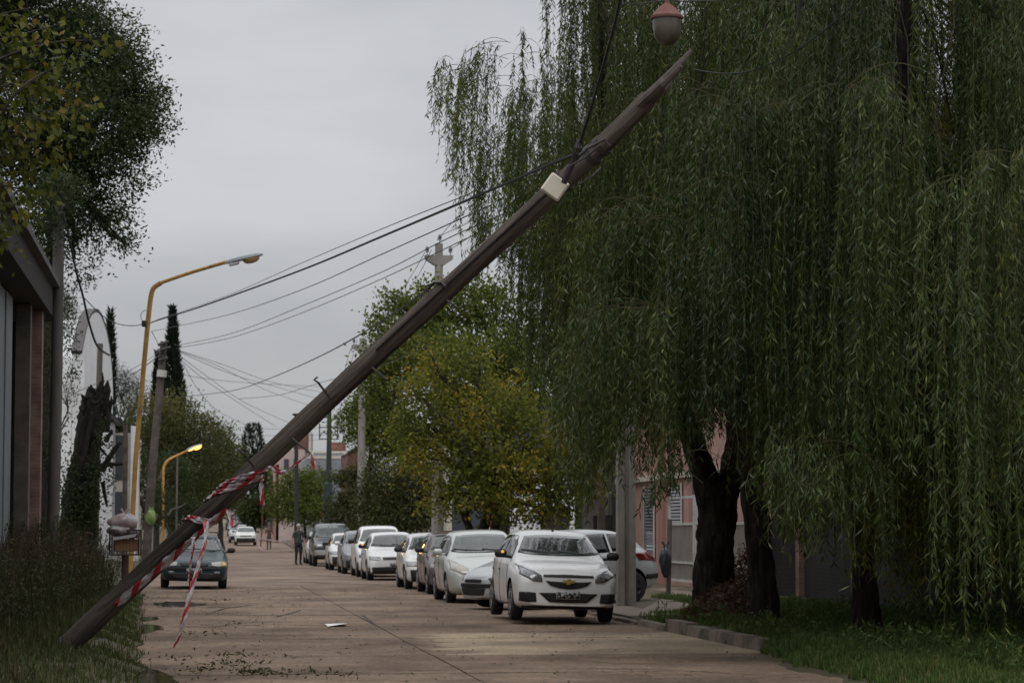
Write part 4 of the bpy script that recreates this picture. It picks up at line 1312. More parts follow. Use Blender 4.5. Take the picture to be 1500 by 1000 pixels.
# ---- hanging street lamp
def Tm(p): return Matrix.Translation(p)
lc = D(977, 35, 25.0)
pl_ = empty('pendant_lamp', tuple(lc), 0, 'rusty red hanging street lamp with dusty glass bowl above the pole tip', 'street lamp')
M_rusty = mat('rusty_red', (0.13, 0.050, 0.040), 0.8, (0.18, 0.09, 0.075), 8, dirt=(0.12, 0.06, 0.045), dirt_scale=6)
M_bowl = mat('dusty_bowl', (0.065, 0.055, 0.040), 0.3, (0.12, 0.105, 0.08), 5, coat=.15, dirt=(0.07, 0.04, 0.025), dirt_scale=3)
b = MB(); b.lathe([(.162, .045), (.168, .055), (.166, .075), (.150, .085), (.128, .12), (.085, .165), (.045, .195), (.028, .21), (.028, .26), (.01, .27)], 24); b.build('cap', M_rusty, pl_, 40)
b = MB(); b.lathe([(.004, -.225), (.06, -.215), (.105, -.18), (.132, -.12), (.146, -.04), (.146, .05)], 24); b.build('bowl', M_bowl, pl_, 60)
b = MB(); b.tube([(-.13, 0, .33), (-.04, 0, .25), (0, 0, .235), (.05, 0, .25), (.10, 0, .33)], .008, 6); b.build('hanger', M_iron, pl_)

# ---- wires
def wire(pts, r_, label, m=None, nm='overhead_wire', cat='wire', grp='overhead wires'):
    P = crom([D(*p) for p in pts], 10)
    b = MB(); b.tube(P, r_ * .8, 5)
    o = b.build(nm, m or M_wire, None, 60)
    tag(o, label, cat, grp)
wire([(905, -60, 20.5), (908, 0, 21.5), (880, 110, 22.4), (849, 212, 23.1)], .019, 'thick black cable rising from the pole clamp to the top edge', M_cable, 'power_cable')
wire([(845, 224, 23.1), (800, 243, 25), (680, 295, 30), (560, 346, 36), (440, 396, 44), (300, 447, 55), (240, 466, 62), (219, 473, 66)], .021, 'thickest black cable running from pole to yellow lamp post', M_cable, 'power_cable')
wire([(690, 283, 30), (560, 335, 40), (440, 386, 52), (330, 434, 66), (230, 468, 84)], .009, 'thin wire just above the thickest black cable')
wire([(720, 300, 32), (560, 372, 44), (440, 425, 56), (330, 462, 72), (222, 485, 90)], .012, 'single wire below the thickest cable, ending at the lamp post')
wire([(740, 312, 36), (650, 352, 44), (560, 398, 54), (440, 449, 66), (340, 488, 78), (258, 506, 88)], .012, 'upper of the paired wires reaching the dark wood pole')
wire([(760, 315, 36), (690, 346, 44), (560, 408, 56), (440, 459, 68), (340, 494, 80), (258, 510, 88)], .012, 'lower of the paired wires reaching the dark wood pole')
wire([(625, 425, 24.9), (560, 470, 32), (480, 516, 45), (400, 552, 60), (340, 572, 75), (265, 581, 90)], .013, 'sagging wire from the hook bracket across the sky to the left trees')
wire([(640, 500, 60), (560, 535, 66), (463, 562, 74), (410, 578, 80), (350, 584, 88)], .010, 'wire passing behind the step iron with the hook')
fan = [((262, 513), (330, 535), (400, 560), (470, 574), 'uppermost wire of the fan spreading right of the dark pole'),
       ((262, 514), (320, 536), (390, 571), (455, 594), 'heaviest wire of the fan ending behind the leaning pole'),
       ((264, 516), (340, 548), (400, 565), (470, 585), 'third wire of the fan right of the dark pole'),
       ((262, 520), (310, 556), (360, 590), (430, 622), 'fourth wire of the fan, dropping to the leaning pole'),
       ((264, 526), (300, 556), (350, 590), (405, 625), 'fifth wire of the fan, dropping to the round cypress'),
       ((270, 535), (290, 570), (320, 602), (365, 624), 'lowest and steepest wire of the fan over the trees'),
       ((266, 548), (300, 554), (370, 561), (470, 566), 'flat wire crossing the fan at mid height')]
for a, b1, c1, d1, lab in fan:
    wire([(a[0], a[1], 88), (b1[0], b1[1], 105), (c1[0], c1[1], 122), (d1[0], d1[1], 145)], .013, lab)
for k, (y0, y1, lab) in enumerate(((624, 628, 'top of three far wires above the round cypress'), (634, 638, 'middle of three far wires at the round cypress'), (642, 645, 'lowest of three far wires at the round cypress'))):
    wire([(320, y0, 190), (400, (y0 + y1) / 2 + 2, 195), (500, y1 - 3, 200), (560, y1 - 8, 200)], .016, lab)
wire([(640, 352, 62), (668, 320, 55), (700, 292, 48)], .010, 'wire rising from the top insulator of the near concrete pole')
wire([(643, 346, 62), (678, 330, 52), (720, 308, 40)], .010, 'wire rising right from the near concrete pole head')
wire([(657, 367, 62), (690, 346, 50), (716, 330, 42)], .010, 'wire leaving the right insulator of the near concrete pole')
wire([(622, 370, 62), (605, 400, 74), (585, 430, 90)], .011, 'left wire dropping from the near concrete pole to the far one')
wire([(632, 366, 62), (612, 405, 76), (594, 432, 90)], .011, 'right wire dropping from the near concrete pole to the far one')
wire([(516, 505, 98), (508, 530, 120), (502, 560, 150)], .013, 'left wire dropping from the far concrete pole')
wire([(523, 498, 98), (516, 525, 120), (508, 562, 150)], .013, 'right wire dropping from the far concrete pole')
wire([(87, 292, 57), (100, 345, 57), (112, 400, 58), (121, 432, 59), (131, 475, 60), (143, 507, 62), (160, 520, 70)], .035, 'thick dark service cable drooping from the left concrete pole', M_cable, 'power_cable')
wire([(124, 437, 59), (150, 462, 60), (172, 474, 62), (195, 477, 63), (211, 474, 64)], .014, 'thin looped wire from the service cable to the yellow lamp post')
wire([(211, 474, 64), (206, 463, 64), (211, 455, 64), (222, 455, 64)], .010, 'curled wire end beside the yellow lamp post')
wire([(222, 485, 66), (230, 500, 76), (236, 511, 88)], .012, 'short wire from lamp post down to the dark wood pole')
wire([(92, 585, 60), (130, 566, 66), (170, 552, 74), (215, 528, 82), (236, 512, 88)], .011, 'wire crossing in front of the white vaulted building')
wire([(195, 548, 75), (210, 538, 80), (236, 518, 88)], .02, 'dark doubled wire left of the dark wood pole', M_cable)
wire([(1016, 102, 22.6), (1060, 108, 22), (1110, 101, 21.5), (1180, 65, 21), (1258, 0, 20.5), (1290, -40, 20)], .008, 'dark wire curving from the pole tip up to the right', M_cable)
wire([(905, 3, 25.0), (930, 6, 25.0), (966, 2, 25.0), (1000, 2, 25), (1060, 0, 25), (1100, -15, 25)], .008, 'span wire carrying the hanging lamp', M_iron)

# ---- yellow lamp posts
def lamp_post(px0, py0, Y, shaft, arm, head, label, lit):
    base = D(px0, py0, Y); base.z = zl(base.x, base.y)
    root = empty('street_lamp', tuple(base), 0, label, 'street lamp', 'yellow street lamps')
    o_ = base
    P = [base - Vector((0, 0, .1))] + [D(x, y, Y) for x, y in shaft]
    n = len(P)
    b = MB(); b.tube([p - o_ for p in crom(P, 6)], .062, 10); b.build('post', M_yellow, root, 60)
    A = [D(*shaft[-1], Y)] + [D(x, y, Y - .2 * i) for i, (x, y) in enumerate(arm)]
    b = MB(); b.tube([p - o_ for p in crom(A, 6)], .045, 8); b.build('arm', M_yellow, root, 60)
    h0, h1 = D(*head[0], Y - .5), D(*head[1], Y - .6)
    d = (h1 - h0); Ln = d.length; d.normalize()
    q = d.to_track_quat('X', 'Z').to_matrix().to_4x4()
    M = Matrix.Translation(h0 - o_) @ q
    b = MB()
    vs = []
    prof = [(0, .05, .05), (.15, .09, .08), (.45, .12, .09), (.8, .13, .08), (1.0, .07, .04)]
    rings = [[M @ Vector((f * Ln, wy * math.cos(a), hz * max(-.25, math.sin(a)))) for a in [k * math.pi / 6 for k in range(12)]] for f, wy, hz in prof]
    for r_ in rings: vs += r_
    fs = [(i * 12 + j, i * 12 + (j + 1) % 12, (i + 1) * 12 + (j + 1) % 12, (i + 1) * 12 + j) for i in range(4) for j in range(12)]
    fs += [tuple(range(12))[::-1], tuple(48 + j for j in range(12))]
    b.add(vs, fs); b.build('lamp_head', mat('lamp_head_grey', (.20, .23, .24), .5), root, 40)
    b = MB()
    b.lathe([(.005, -.15), (.07, -.135), (.115, -.09), (.13, -.02)], 14, M @ Matrix.Translation((Ln * .68, 0, 0)) @ Matrix.Diagonal((1.7, 1, 1, 1)))
    b.build('bowl', mat('lamp_bowl', (.40, .27, .10), .25, (.28, .19, .08), 6) if not lit else mat('lamp_bowl_lit', (.8, .5, .2), .3, emit=(1.0, .36, .03), estr=2.0), root, 60)
    b = MB(); b.box(M @ Vector((Ln * .22, 0, -.05)), (.26, .15, .09), q.to_3x3(), bev=.02); b.build('ballast_box', mat('ballast_white', (.5, .5, .5), .6), root)
    return root, o_
sl, so = lamp_post(190, 853, 64, [(197, 700), (205, 600), (214, 500), (219, 450), (222, 430), (226, 421), (236, 414)], [(280, 399), (334, 383)], [(330, 386), (385, 373)],
          'unlit yellow lamp post standing behind the garbage basket', False)
b = MB(); b.box(D(211, 474, 63.9) - so, (.12, .1, .16), bev=.02); b.build('cable_clamp', M_iron, sl)
lamp_post(238, 806, 122, [(239, 740), (239, 700), (240, 684), (245, 675), (252, 670)], [(265, 664), (278, 658)], [(274, 659), (296, 651)],
          'yellow lamp post with its orange lamp lit, farther up the left side', True)
lit = bpy.data.lights.new('lamp_glow', 'POINT'); lit.energy = 60; lit.color = (1, .55, .18); lit.shadow_soft_size = .25
lo = bpy.data.objects.new('lamp_glow', lit); COL.objects.link(lo); lo.location = D(288, 660, 121)

# ---- poles
def round_pole(name, pts, Y, r0, r1, m, label, cat='utility pole', n=14):
    P = [D(x, y, Y) for x, y in pts]
    base = Vector(P[0])
    root = empty(name, tuple(base), 0, label, cat)
    Q = crom(P, 4)
    b = MB(); b.tube([q - base for q in Q], [r0 + (r1 - r0) * i / (len(Q) - 1) for i in range(len(Q))], n); b.build('shaft', m, root, 40)
    return root, base
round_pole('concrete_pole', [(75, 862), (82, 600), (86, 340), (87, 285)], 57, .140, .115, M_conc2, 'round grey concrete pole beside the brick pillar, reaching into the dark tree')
r_, o_ = round_pole('wooden_pole', [(213, 838), (222, 700), (233, 580), (240, 500)], 88, .16, .12, M_wood_grey, 'dark leaning wooden pole with a pale collar behind the lamp post')
b = MB(); b.tube([D(236.5, 552, 87.9) - o_, D(237.5, 542, 87.9) - o_], .17, 12); b.build('collar', mat('pale_collar', (.5, .48, .44), .7), r_, 40)
for k, (x0, y0, x1, y1) in enumerate(((228, 515, 250, 508), (231, 505, 247, 500), (232, 528, 246, 524))):
    b = MB(); b.tube([D(x0, y0, 87.8) - o_, D(x1, y1, 87.8) - o_], .05, 6); b.build('cross_bar', M_iron, r_)
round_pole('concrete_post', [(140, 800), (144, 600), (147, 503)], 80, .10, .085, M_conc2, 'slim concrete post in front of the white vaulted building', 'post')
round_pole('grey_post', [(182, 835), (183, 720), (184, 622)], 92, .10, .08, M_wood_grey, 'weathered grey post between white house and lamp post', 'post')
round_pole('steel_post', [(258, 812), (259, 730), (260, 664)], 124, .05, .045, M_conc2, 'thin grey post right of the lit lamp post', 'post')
round_pole('rusty_post', [(381, 806), (384, 770), (385, 728)], 170, .05, .04, mat('rust', (.16, .075, .04), .9, (.22, .11, .06), 4), 'thin rusty post by the far barrier tape', 'post')

# square H-section concrete pole on the right
g = D(917, 893, 46.3); g.z = .10
cp = empty('concrete_pole', tuple(g), R(3), 'square ribbed concrete pole standing behind the white hatchback', 'utility pole')
b = MB()
Hh = 9.2
for x, w_, d_ in ((-.105, .13, .20), (.105, .13, .20)):
    b.add([(x + sx * w_ / 2 * k, sy * d_ / 2 * k, z) for z, k in ((-.2, 1), (Hh, .72)) for sy in (-1, 1) for sx in (-1, 1)], [(0, 2, 3, 1), (4, 5, 7, 6), (0, 1, 5, 4), (2, 6, 7, 3), (0, 4, 6, 2), (1, 3, 7, 5)])
b.build('flange', M_conc, cp)
b = MB(); b.add([(sx * .06 * k, sy * .05 * k, z) for z, k in ((-.2, 1), (Hh - .02, .72)) for sy in (-1, 1) for sx in (-1, 1)], [(0, 2, 3, 1), (4, 5, 7, 6), (0, 1, 5, 4), (2, 6, 7, 3), (0, 4, 6, 2), (1, 3, 7, 5)])
b.build('web', M_conc, cp)

# concrete poles with a winged cross-head
def head_pole(px, pytop, pyhead, pybase, Y, label):
    base = D(px - 3, pybase, Y); base.z = .15
    top = D(px, pytop, Y)
    root = empty('concrete_pole', tuple(base), 0, label, 'utility pole', 'concrete poles with winged heads')
    t = Vector((top.x - base.x, 0, top.z - .25))
    b = MB(); b.tube([(0, 0, -.2), t * .5, t], [.19, .16, .12], 14); b.build('shaft', M_conc, root, 40)
    hz = D(px, pyhead, Y).z - base.z
    hx = t.x * hz / t.z
    b = MB()
    w_ = .33 * 62 / 62
    b.prism([(hx - .44, -.12, hz + .14), (hx - .42, -.12, hz + .02), (hx - .15, -.12, hz - .16), (hx + .15, -.12, hz - .16), (hx + .42, -.12, hz + .02), (hx + .44, -.12, hz + .14)], (0, .26, 0))
    b.build('cross_head', M_conc, root)
    for dx, dz in ((-.36, .14), (.36, .14), (.03, t.z - hz)):
        b = MB(); b.lathe([(.015, 0), (.015, .10), (.06, .11), (.045, .16), (.065, .19), (.045, .25), (.02, .28)], 10, Matrix.Translation((hx + dx, 0, hz + dz)))
        b.build('insulator', mat('insulator', (.035, .045, .06), .3, coat=.4), root, 40)
    return root
head_pole(643, 352, 381, 852, 77, 'near concrete pole with winged head and insulators above the yellow tree')
head_pole(531, 492, 510, 838, 107, 'far concrete pole with winged head, half hidden by the leaning pole')
# dark green tubular pole with bracket frame
g = D(480, 815, 150); g.z = 0.05
bp_ = empty('transformer_pole', tuple(g), 0, 'dark green tubular pole with square bracket frames in the distance', 'utility pole')
zt_ = D(481, 584, 150).z
b = MB(); b.tube([(0, 0, -.2), (.02, 0, zt_ * .45), (.04, 0, zt_ * .46), (.06, 0, zt_)], [.30, .27, .17, .12], 12); b.build('shaft', mat('green_steel', (.022, .035, .032), .6), bp_, 40)
for zz in (627, 644):
    z_ = D(480, zz, 150).z
    b = MB(); b.tube([(-.55, 0, z_), (.62, 0, z_)], .035, 6); b.build('bracket', M_iron, bp_)
for sx in (-.52, .55):
    z0_, z1_ = D(480, 644, 150).z, D(480, 621, 150).z
    b = MB(); b.tube([(sx, 0, z0_), (sx, 0, z1_)], .035, 6); b.build('bracket', M_iron, bp_)
    b = MB(); b.tube([(sx, 0, z0_ + .1), (sx * .75, 0, z0_ + .38), (sx * .35, 0, z0_ + .38), (.05, 0, z0_ + .15)], .03, 6); b.build('bracket', M_iron, bp_)
b = MB(); z_ = D(480, 612, 150).z; b.tube([(-.5, 0, z_), (.1, 0, z_)], .05, 6); b.build('bracket', M_iron, bp_)
r_, o_ = round_pole('wooden_pole', [(434, 800), (434, 700), (434, 607)], 150, .13, .11, mat('green_wood', (.03, .034, .032), .9), 'dark far pole with flat cap, just above the leaning pole')
b = MB(); b.lathe([(.10, 0), (.24, .05), (.24, .12), (.1, .16)], 10, Matrix.Translation(D(434, 609, 150) - o_)); b.build('cap', M_iron, r_, 40)

# ================================================================== BUILDINGS
M_whitewall = mat('white_wall', (.70, .71, .72), .9, (.80, .81, .82), 1.2, .3, 20, dirt=(.56, .56, .555), dirt_scale=.8)
M_darkroof = mat('dark_roof', (.060, .055, .055), .8, (.095, .085, .085), 3)
M_corr = mat('corrugated', (.52, .53, .535), .6, (.62, .63, .635), 1.3, dirt=(.26, .25, .24), dirt_scale=.7)
M_sheet = mat('grey_sheet', (.115, .13, .14), .6, (.165, .185, .195), 1.0, dirt=(.08, .08, .08), dirt_scale=1.1, stretch=(1, 1, .3))
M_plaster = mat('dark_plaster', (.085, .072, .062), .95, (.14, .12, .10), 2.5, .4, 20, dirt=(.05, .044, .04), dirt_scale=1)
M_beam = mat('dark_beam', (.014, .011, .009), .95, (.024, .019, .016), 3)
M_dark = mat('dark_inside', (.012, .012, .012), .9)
M_brick = brick_mat('pillar_brick', (.30, .155, .115), (.235, .125, .095), (.22, .19, .165))
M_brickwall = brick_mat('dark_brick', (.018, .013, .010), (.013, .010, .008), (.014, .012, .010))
M_brickfar = brick_mat('far_brick', (.23, .095, .07), (.18, .075, .06), (.2, .16, .14), 1, .4, .13)
M_pink = mat('pink_render', (.36, .215, .18), .9, (.43, .265, .225), 1.5, .3, 25, dirt=(.25, .15, .125), dirt_scale=1.0)
M_pinkdark = mat('pink_trim', (.33, .17, .145), .9)
M_cream = mat('cream_render', (.50, .46, .40), .9, (.58, .54, .47), 1.2, dirt=(.36, .33, .28), dirt_scale=.9)
M_greywall = mat('grey_render', (.22, .235, .25), .9, (.28, .295, .31), .8, dirt=(.16, .165, .17), dirt_scale=.5)
M_pane = mat('window_pane', (.03, .035, .04), .06, spec=.8)
M_shutter = mat('louvre_white', (.40, .42, .43), .7)
M_shutgrey = mat('shutter_grey', (.17, .19, .21), .7)
M_greenpaint = mat('green_paint', (.10, .17, .085), .8, (.14, .22, .11), 3)

def bx(name, m, parent, x0, x1, y0, y1, z0, z1, bev=0):
    b = MB(); b.box(((x0 + x1) / 2, (y0 + y1) / 2, (z0 + z1) / 2), (x1 - x0, y1 - y0, z1 - z0), bev=bev)
    return b.build(name, m, parent)

# ---- shed at the left edge: metal sheet wall, brick pillar, heavy eave
shed = empty('shed', (-3.6, 50, 0), 0, 'tall shed at the left edge with metal sheets, brick pillar and dark eave', 'shed')
def sh_(n, m, x0, x1, y0, y1, z0, z1, bev=0): return bx(n, m, shed, x0 + 3.6, x1 + 3.6, y0 - 50, y1 - 50, z0, z1, bev)
for k in range(11):
    y0 = 33.8 + k * 1.62
    sh_('metal_sheet', M_sheet, -3.72 - .03 * (k % 2), -3.66 - .03 * (k % 2), y0, y0 + 1.66, .15, 6.15)
sh_('pillar', M_plaster, -3.72, -3.42, 53.5, 54.0, .1, 6.2)
pil = sh_('brick_pillar', M_brick, -3.66, -3.28, 55.2, 55.75, .1, 6.2)
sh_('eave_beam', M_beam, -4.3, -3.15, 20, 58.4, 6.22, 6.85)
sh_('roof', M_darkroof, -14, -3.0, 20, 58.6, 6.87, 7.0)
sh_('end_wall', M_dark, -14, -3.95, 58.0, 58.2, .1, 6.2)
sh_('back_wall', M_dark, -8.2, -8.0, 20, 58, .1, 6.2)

# ---- white vaulted building
XW = -3.6
wb = empty('vaulted_building', (XW, 90, 0), 0, 'white building with an arched dark-rimmed vault roof on the left', 'building')
arc_px = [(119.5, 519), (122.5, 503), (126, 486), (130, 470), (133.5, 463), (137, 459), (142, 457), (145, 459), (148, 463), (151, 470), (154, 478), (157, 490), (160, 506), (162, 522), (164, 540), (165.5, 572)]
arc = [PX(x, y, XW) for x, y in arc_px]
ya, yb = arc[0].y, arc[-1].y
O = Vector((XW, 90, 0))
b = MB()
poly = [Vector((XW, ya, .1))] + arc + [Vector((XW, yb, .1))]
b.prism([p - O for p in poly], (-.28, 0, 0)); b.build('facade', M_whitewall, wb)
# dark rim over the arch
b = MB()
n = len(arc)
vs = []
for p in arc:
    q = p - O
    for dx, dz in ((.02, .03), (-.32, .03), (-.32, .12), (.02, .12)):
        vs.append((q.x + dx, q.y - (.10 if dz > .05 else .02), q.z + dz))
fs = []
for i in range(n - 1):
    for j in range(4):
        fs.append((i * 4 + j, i * 4 + (j + 1) % 4, (i + 1) * 4 + (j + 1) % 4, (i + 1) * 4 + j))
fs += [(0, 1, 2, 3), tuple((n - 1) * 4 + j for j in range(4))[::-1]]
b.add(vs, fs); b.build('roof_rim', M_darkroof, wb)
# corrugated vault behind (lower)
b = MB(); vs = []; fs = []
cols = 60
for c_ in range(cols + 1):
    x = -.33 - c_ * .2
    for p in arc:
        q = p - O
        vs.append((x, q.y + (.15 if p.y < 90 else -.1), q.z - .35 + .03 * (c_ % 2)))
for c_ in range(cols):
    for i in range(n - 1):
        fs.append((c_ * n + i, c_ * n + i + 1, (c_ + 1) * n + i + 1, (c_ + 1) * n + i))
b.add(vs, fs); b.build('vault_roof', M_corr, wb, 50)
bx('side_wall', M_whitewall, wb, -12.3, -.29, ya - 90 + .01, ya - 90 + .31, .1, arc[0].z - .1)
bx('corner_pier', M_whitewall, wb, -.02, .10, ya - 90 - .02, ya - 90 + .6, .1, arc[0].z - .15)
# ---- white house farther on
h2 = D(163, 800, 108)
hh = empty('white_house', (-3.4, 108, 0), 0, 'narrow white two-storey house with dark windows beyond the vaulted building', 'house')
bx('wall', M_whitewall, hh, -7, -.02, 0, 9, .1, 6.0)
bx('wall', M_cream, hh, -7, 1.02, .02 + 1, 8.6, .1, 5.6)
bx('corner_strip', M_whitewall, hh, .72, 1.06, .9, 1.3, .1, 5.9)
for x0, z0, z1 in ((.05, 3.6, 5.5), (.05, .6, 3.1)):
    w_ = bx('window', M_pane, hh, x0, x0 + .55, .96, 1.0, z0, z1)
    bx('window_frame', M_shutter, w_, x0 - .05, x0 + .02, .93, .99, z0 - .05, z1 + .05)
b = MB(); b.prism([(-7, -.3, 6.0), (.3, -.3, 6.0), (-1.2, -.3, 7.6)], (0, 9.5, 0)); b.build('roof', M_darkroof, hh)

# ---- pink house on the right
XP_ = 11.5
ph = empty('pink_house', (XP_, 50, 0), 0, 'pink rendered house with louvred windows behind the willow trunks', 'house')
def pk(n, m, x0, x1, y0, y1, z0, z1, bev=0, par=None): return bx(n, m, par or ph, x0, x1, y0 - 50, y1 - 50, z0, z1, bev)
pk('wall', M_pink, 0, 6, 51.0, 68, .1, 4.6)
pk('side_wall', M_brickwall, .02, 7, 50.6, 50.9, .1, 3.9)
pk('cornice', M_cream, -.10, 0, 51, 68.1, 2.72, 2.86)
pk('parapet_cap', M_cream, -.12, 6, 50.9, 68.1, 4.6, 4.7)
pk('pilaster', M_pinkdark, -.08, .0, 57.3, 57.9, .1, 4.55)
pk('pilaster', M_pinkdark, -.08, .0, 61.2, 61.8, .1, 4.55)
for y0, m in ((59.0, M_shutter), (62.6, M_shutgrey)):
    w_ = pk('window', M_pane, -.03, .01, y0, y0 + 1.3, .75, 2.55)
    pk('window_frame', M_cream, -.06, -.03, y0 - .08, y0, .7, 2.6, 0, w_)
    pk('window_frame', M_cream, -.06, -.03, y0 + 1.3, y0 + 1.38, .7, 2.6, 0, w_)
    pk('window_sill', M_cream, -.10, -.03, y0 - .1, y0 + 1.4, .62, .70, 0, w_)
    for k in range(22):
        pk('slat', m, -.07, -.035, y0 + .02, y0 + 1.28, .78 + k * .08, .83 + k * .08, 0, w_)
dr = pk('door', M_pinkdark, -.03, .01, 54.6, 55.9, .15, 2.5)
pk('transom', M_pane, -.05, -.031, 54.7, 55.8, 2.0, 2.45, 0, dr)
pk('downpipe', M_plaster, -.14, -.09, 57.1, 57.18, .2, 4.6)
# front fence: white tube frame with wire mesh
M_tubew = mat('white_tube', (.42, .42, .40), .6, (.5, .5, .48), 4, dirt=(.28, .22, .17), dirt_scale=3)
M_mesh = mat('wire_mesh', (.20, .185, .165), .8, (.27, .25, .225), 2)
gt = empty('front_gate', (XP_ - .8, 50, 0), 0, 'white framed mesh gate in front of the pink house', 'gate')
def gtb(n, m, y0, y1, z0, z1, t=.05, par=None): return bx(n, m, par or gt, -t / 2, t / 2, y0 - 50, y1 - 50, z0, z1)
for y0, y1 in ((47.35, 50.2), (50.35, 53.4), (53.6, 56.5)):
    gtb('gate_post', M_tubew, y0, y0 + .07, .1, 2.25)
    gtb('gate_post', M_tubew, y1 - .07, y1, .1, 2.25)
    for z in (.35, .75, 1.6, 2.18):
        gtb('gate_rail', M_tubew, y0 + .07, y1 - .07, z, z + .05, .04)
    b = MB()
    k = 0
    while y0 + .10 + k * .055 < y1 - .09:
        b.box((0, y0 + .10 + k * .055 - 50, 1.0), (.012, .012, 1.18)); k += 1
    for z in np.arange(.45, 1.6, .09): b.box((.008, (y0 + y1) / 2 - 50, z), (.008, y1 - y0 - .15, .008))
    b.build('mesh_panel', M_mesh, gt)['kind'] = 'stuff'
# ---- dark brick boundary wall at right
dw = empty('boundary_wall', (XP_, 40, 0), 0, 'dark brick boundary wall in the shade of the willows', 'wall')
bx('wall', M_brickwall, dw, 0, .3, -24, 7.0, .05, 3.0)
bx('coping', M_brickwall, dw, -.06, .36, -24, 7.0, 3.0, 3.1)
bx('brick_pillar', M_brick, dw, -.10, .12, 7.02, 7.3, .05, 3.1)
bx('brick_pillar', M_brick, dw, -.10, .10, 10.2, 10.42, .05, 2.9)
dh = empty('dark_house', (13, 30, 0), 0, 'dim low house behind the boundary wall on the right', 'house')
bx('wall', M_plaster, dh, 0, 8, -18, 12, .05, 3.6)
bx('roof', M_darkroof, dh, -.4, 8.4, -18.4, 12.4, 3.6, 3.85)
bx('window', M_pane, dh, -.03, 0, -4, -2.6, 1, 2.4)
# ---- houses behind the parked cars
ga = empty('green_porch_house', (11.2, 72, 0), 0, 'shadowed house with green porch columns behind the front hatchback', 'house')
bx('wall', M_plaster, ga, .9, 8, -3.5, 8, .1, 4.2)
bx('porch_roof', M_darkroof, ga, -.4, 8, -3.6, 8.1, 4.2, 4.5)
for y in (-3.2, 1.0, 5.2, 7.4):
    bx('porch_column', M_greenpaint if y == 1.0 else M_plaster, ga, -.15, .05, y, y + .22, .1, 4.2)
for k in range(14):
    bx('railing_bar', M_iron, ga, .3, .34, -2.6 + k * .24, -2.56 + k * .24, .1, 1.9)
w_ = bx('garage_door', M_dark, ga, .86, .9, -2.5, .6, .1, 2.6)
wk = empty('white_shop', (10.9, 86, 0), 0, 'small white building glimpsed between the yellow tree trunks', 'building')
bx('wall', M_whitewall, wk, 0, 7, 0, 7.5, .1, 3.4)
bx('window', M_pane, wk, -.03, 0, 1.2, 3.2, 1.1, 2.3)
bx('window', M_pane, wk, .9, 1.9, -.03, 0, 1.1, 2.3)
bx('red_panel', mat('red_panel', (.38, .07, .045), .7), wk, -.06, 0, 4.6, 6.8, .3, 3.1)
bx('roof_edge', M_cream, wk, -.15, 7, -.15, 7.6, 3.4, 3.6)
dk = empty('dark_blue_block', (10.6, 104, 0), 0, 'dark slate block behind the green tree', 'building')
bx('wall', mat('slate_blue', (.05, .055, .075), .8), dk, 0, 8, 0, 9, .1, 6.8)
bx('wall', M_cream, dk, -.25, -.02, 0, 1.1, .1, 5.2)
bx('roof_edge', M_darkroof, dk, -.1, 8.1, -.1, 9.1, 6.8, 7.0)
# far houses: grey flat-roofed block with brick tank, brick tower, pink block
def at_box(root, O_, n, m, px0, py0, px1, py1, Y, dep):
    a, c = D(px0, py1, Y), D(px1, py0, Y)
    return bx(n, m, root, a.x - O_.x, c.x - O_.x, 0, dep, a.z - O_.z, c.z - O_.z)
o_ = Vector((0, 178, 0)); fh = empty('grey_house', tuple(o_), 0, 'grey two-storey house with white parapet and brick tank box far off', 'house')
at_box(fh, o_, 'wall', M_greywall, 448, 672, 545, 800, 178, 9)
o2 = Vector((0, 177.9, 0))
p_ = at_box(fh, o_, 'parapet', M_cream, 449, 667, 540, 672.5, 177.8, 9)
w_ = at_box(fh, o_, 'upper_storey', M_cream, 455, 661, 505, 672, 182, 6)
for o in (w_,): o.location.y = 3
p = at_box(fh, o_, 'window_band', M_shutgrey, 458, 664, 502, 671, 182, .1); p.location.y = 2.88
p = at_box(fh, o_, 'brick_tank', M_brickfar, 487, 647, 508, 672, 182, 2.5); p.location.y = 5
p = at_box(fh, o_, 'window', M_pane, 470, 690, 478, 705, 177.9, .08); p.location.y = -.1
o_ = Vector((0, 168, 0)); fb = empty('brick_house', tuple(o_), 0, 'red brick gabled house right of the grey far house', 'house')
at_box(fb, o_, 'wall', M_brickfar, 509, 664, 532, 800, 168, 8)
a, c, d_ = D(508, 664, 168), D(533, 650, 168), D(533, 664, 168)
b = MB(); b.prism([a - o_, c - o_, d_ - o_], (0, 8, 0)); b.build('gable', M_brickfar, fb)
b = MB(); b.tube([a - o_ + Vector((0, -.1, .05)), c - o_ + Vector((0, -.1, .05))], .09, 5); b.build('roof_edge', M_darkroof, fb)
at_box(fb, o_, 'chimney', M_cream, 526, 640, 538, 800, 168, 1.2).location.y = -1.4
o_ = Vector((0, 215, 0)); ft = empty('brick_tower', tuple(o_), 0, 'brick stair tower with pale corner post above the tape', 'tower')
at_box(ft, o_, 'wall', M_brickfar, 432, 634, 458, 800, 215, 5)
p = at_box(ft, o_, 'corner_post', M_cream, 451, 632, 456, 800, 215, .5); p.location.y = -.6
o_ = Vector((0, 200, 0)); fp = empty('pink_block', tuple(o_), 0, 'pale pink flat block left of the brick tower', 'building')
at_box(fp, o_, 'wall', mat('pale_pink', (.42, .33, .31), .9, (.48, .38, .36), 1), 404, 658, 447, 806, 200, 8)
at_box(fp, o_, 'side_panel', M_pinkdark, 402, 680, 409, 806, 199.6, .3)
for x0 in (416, 430):
    p = at_box(fp, o_, 'window', M_pane, x0, 672, x0 + 7, 690, 200, .08); p.location.y = -.1
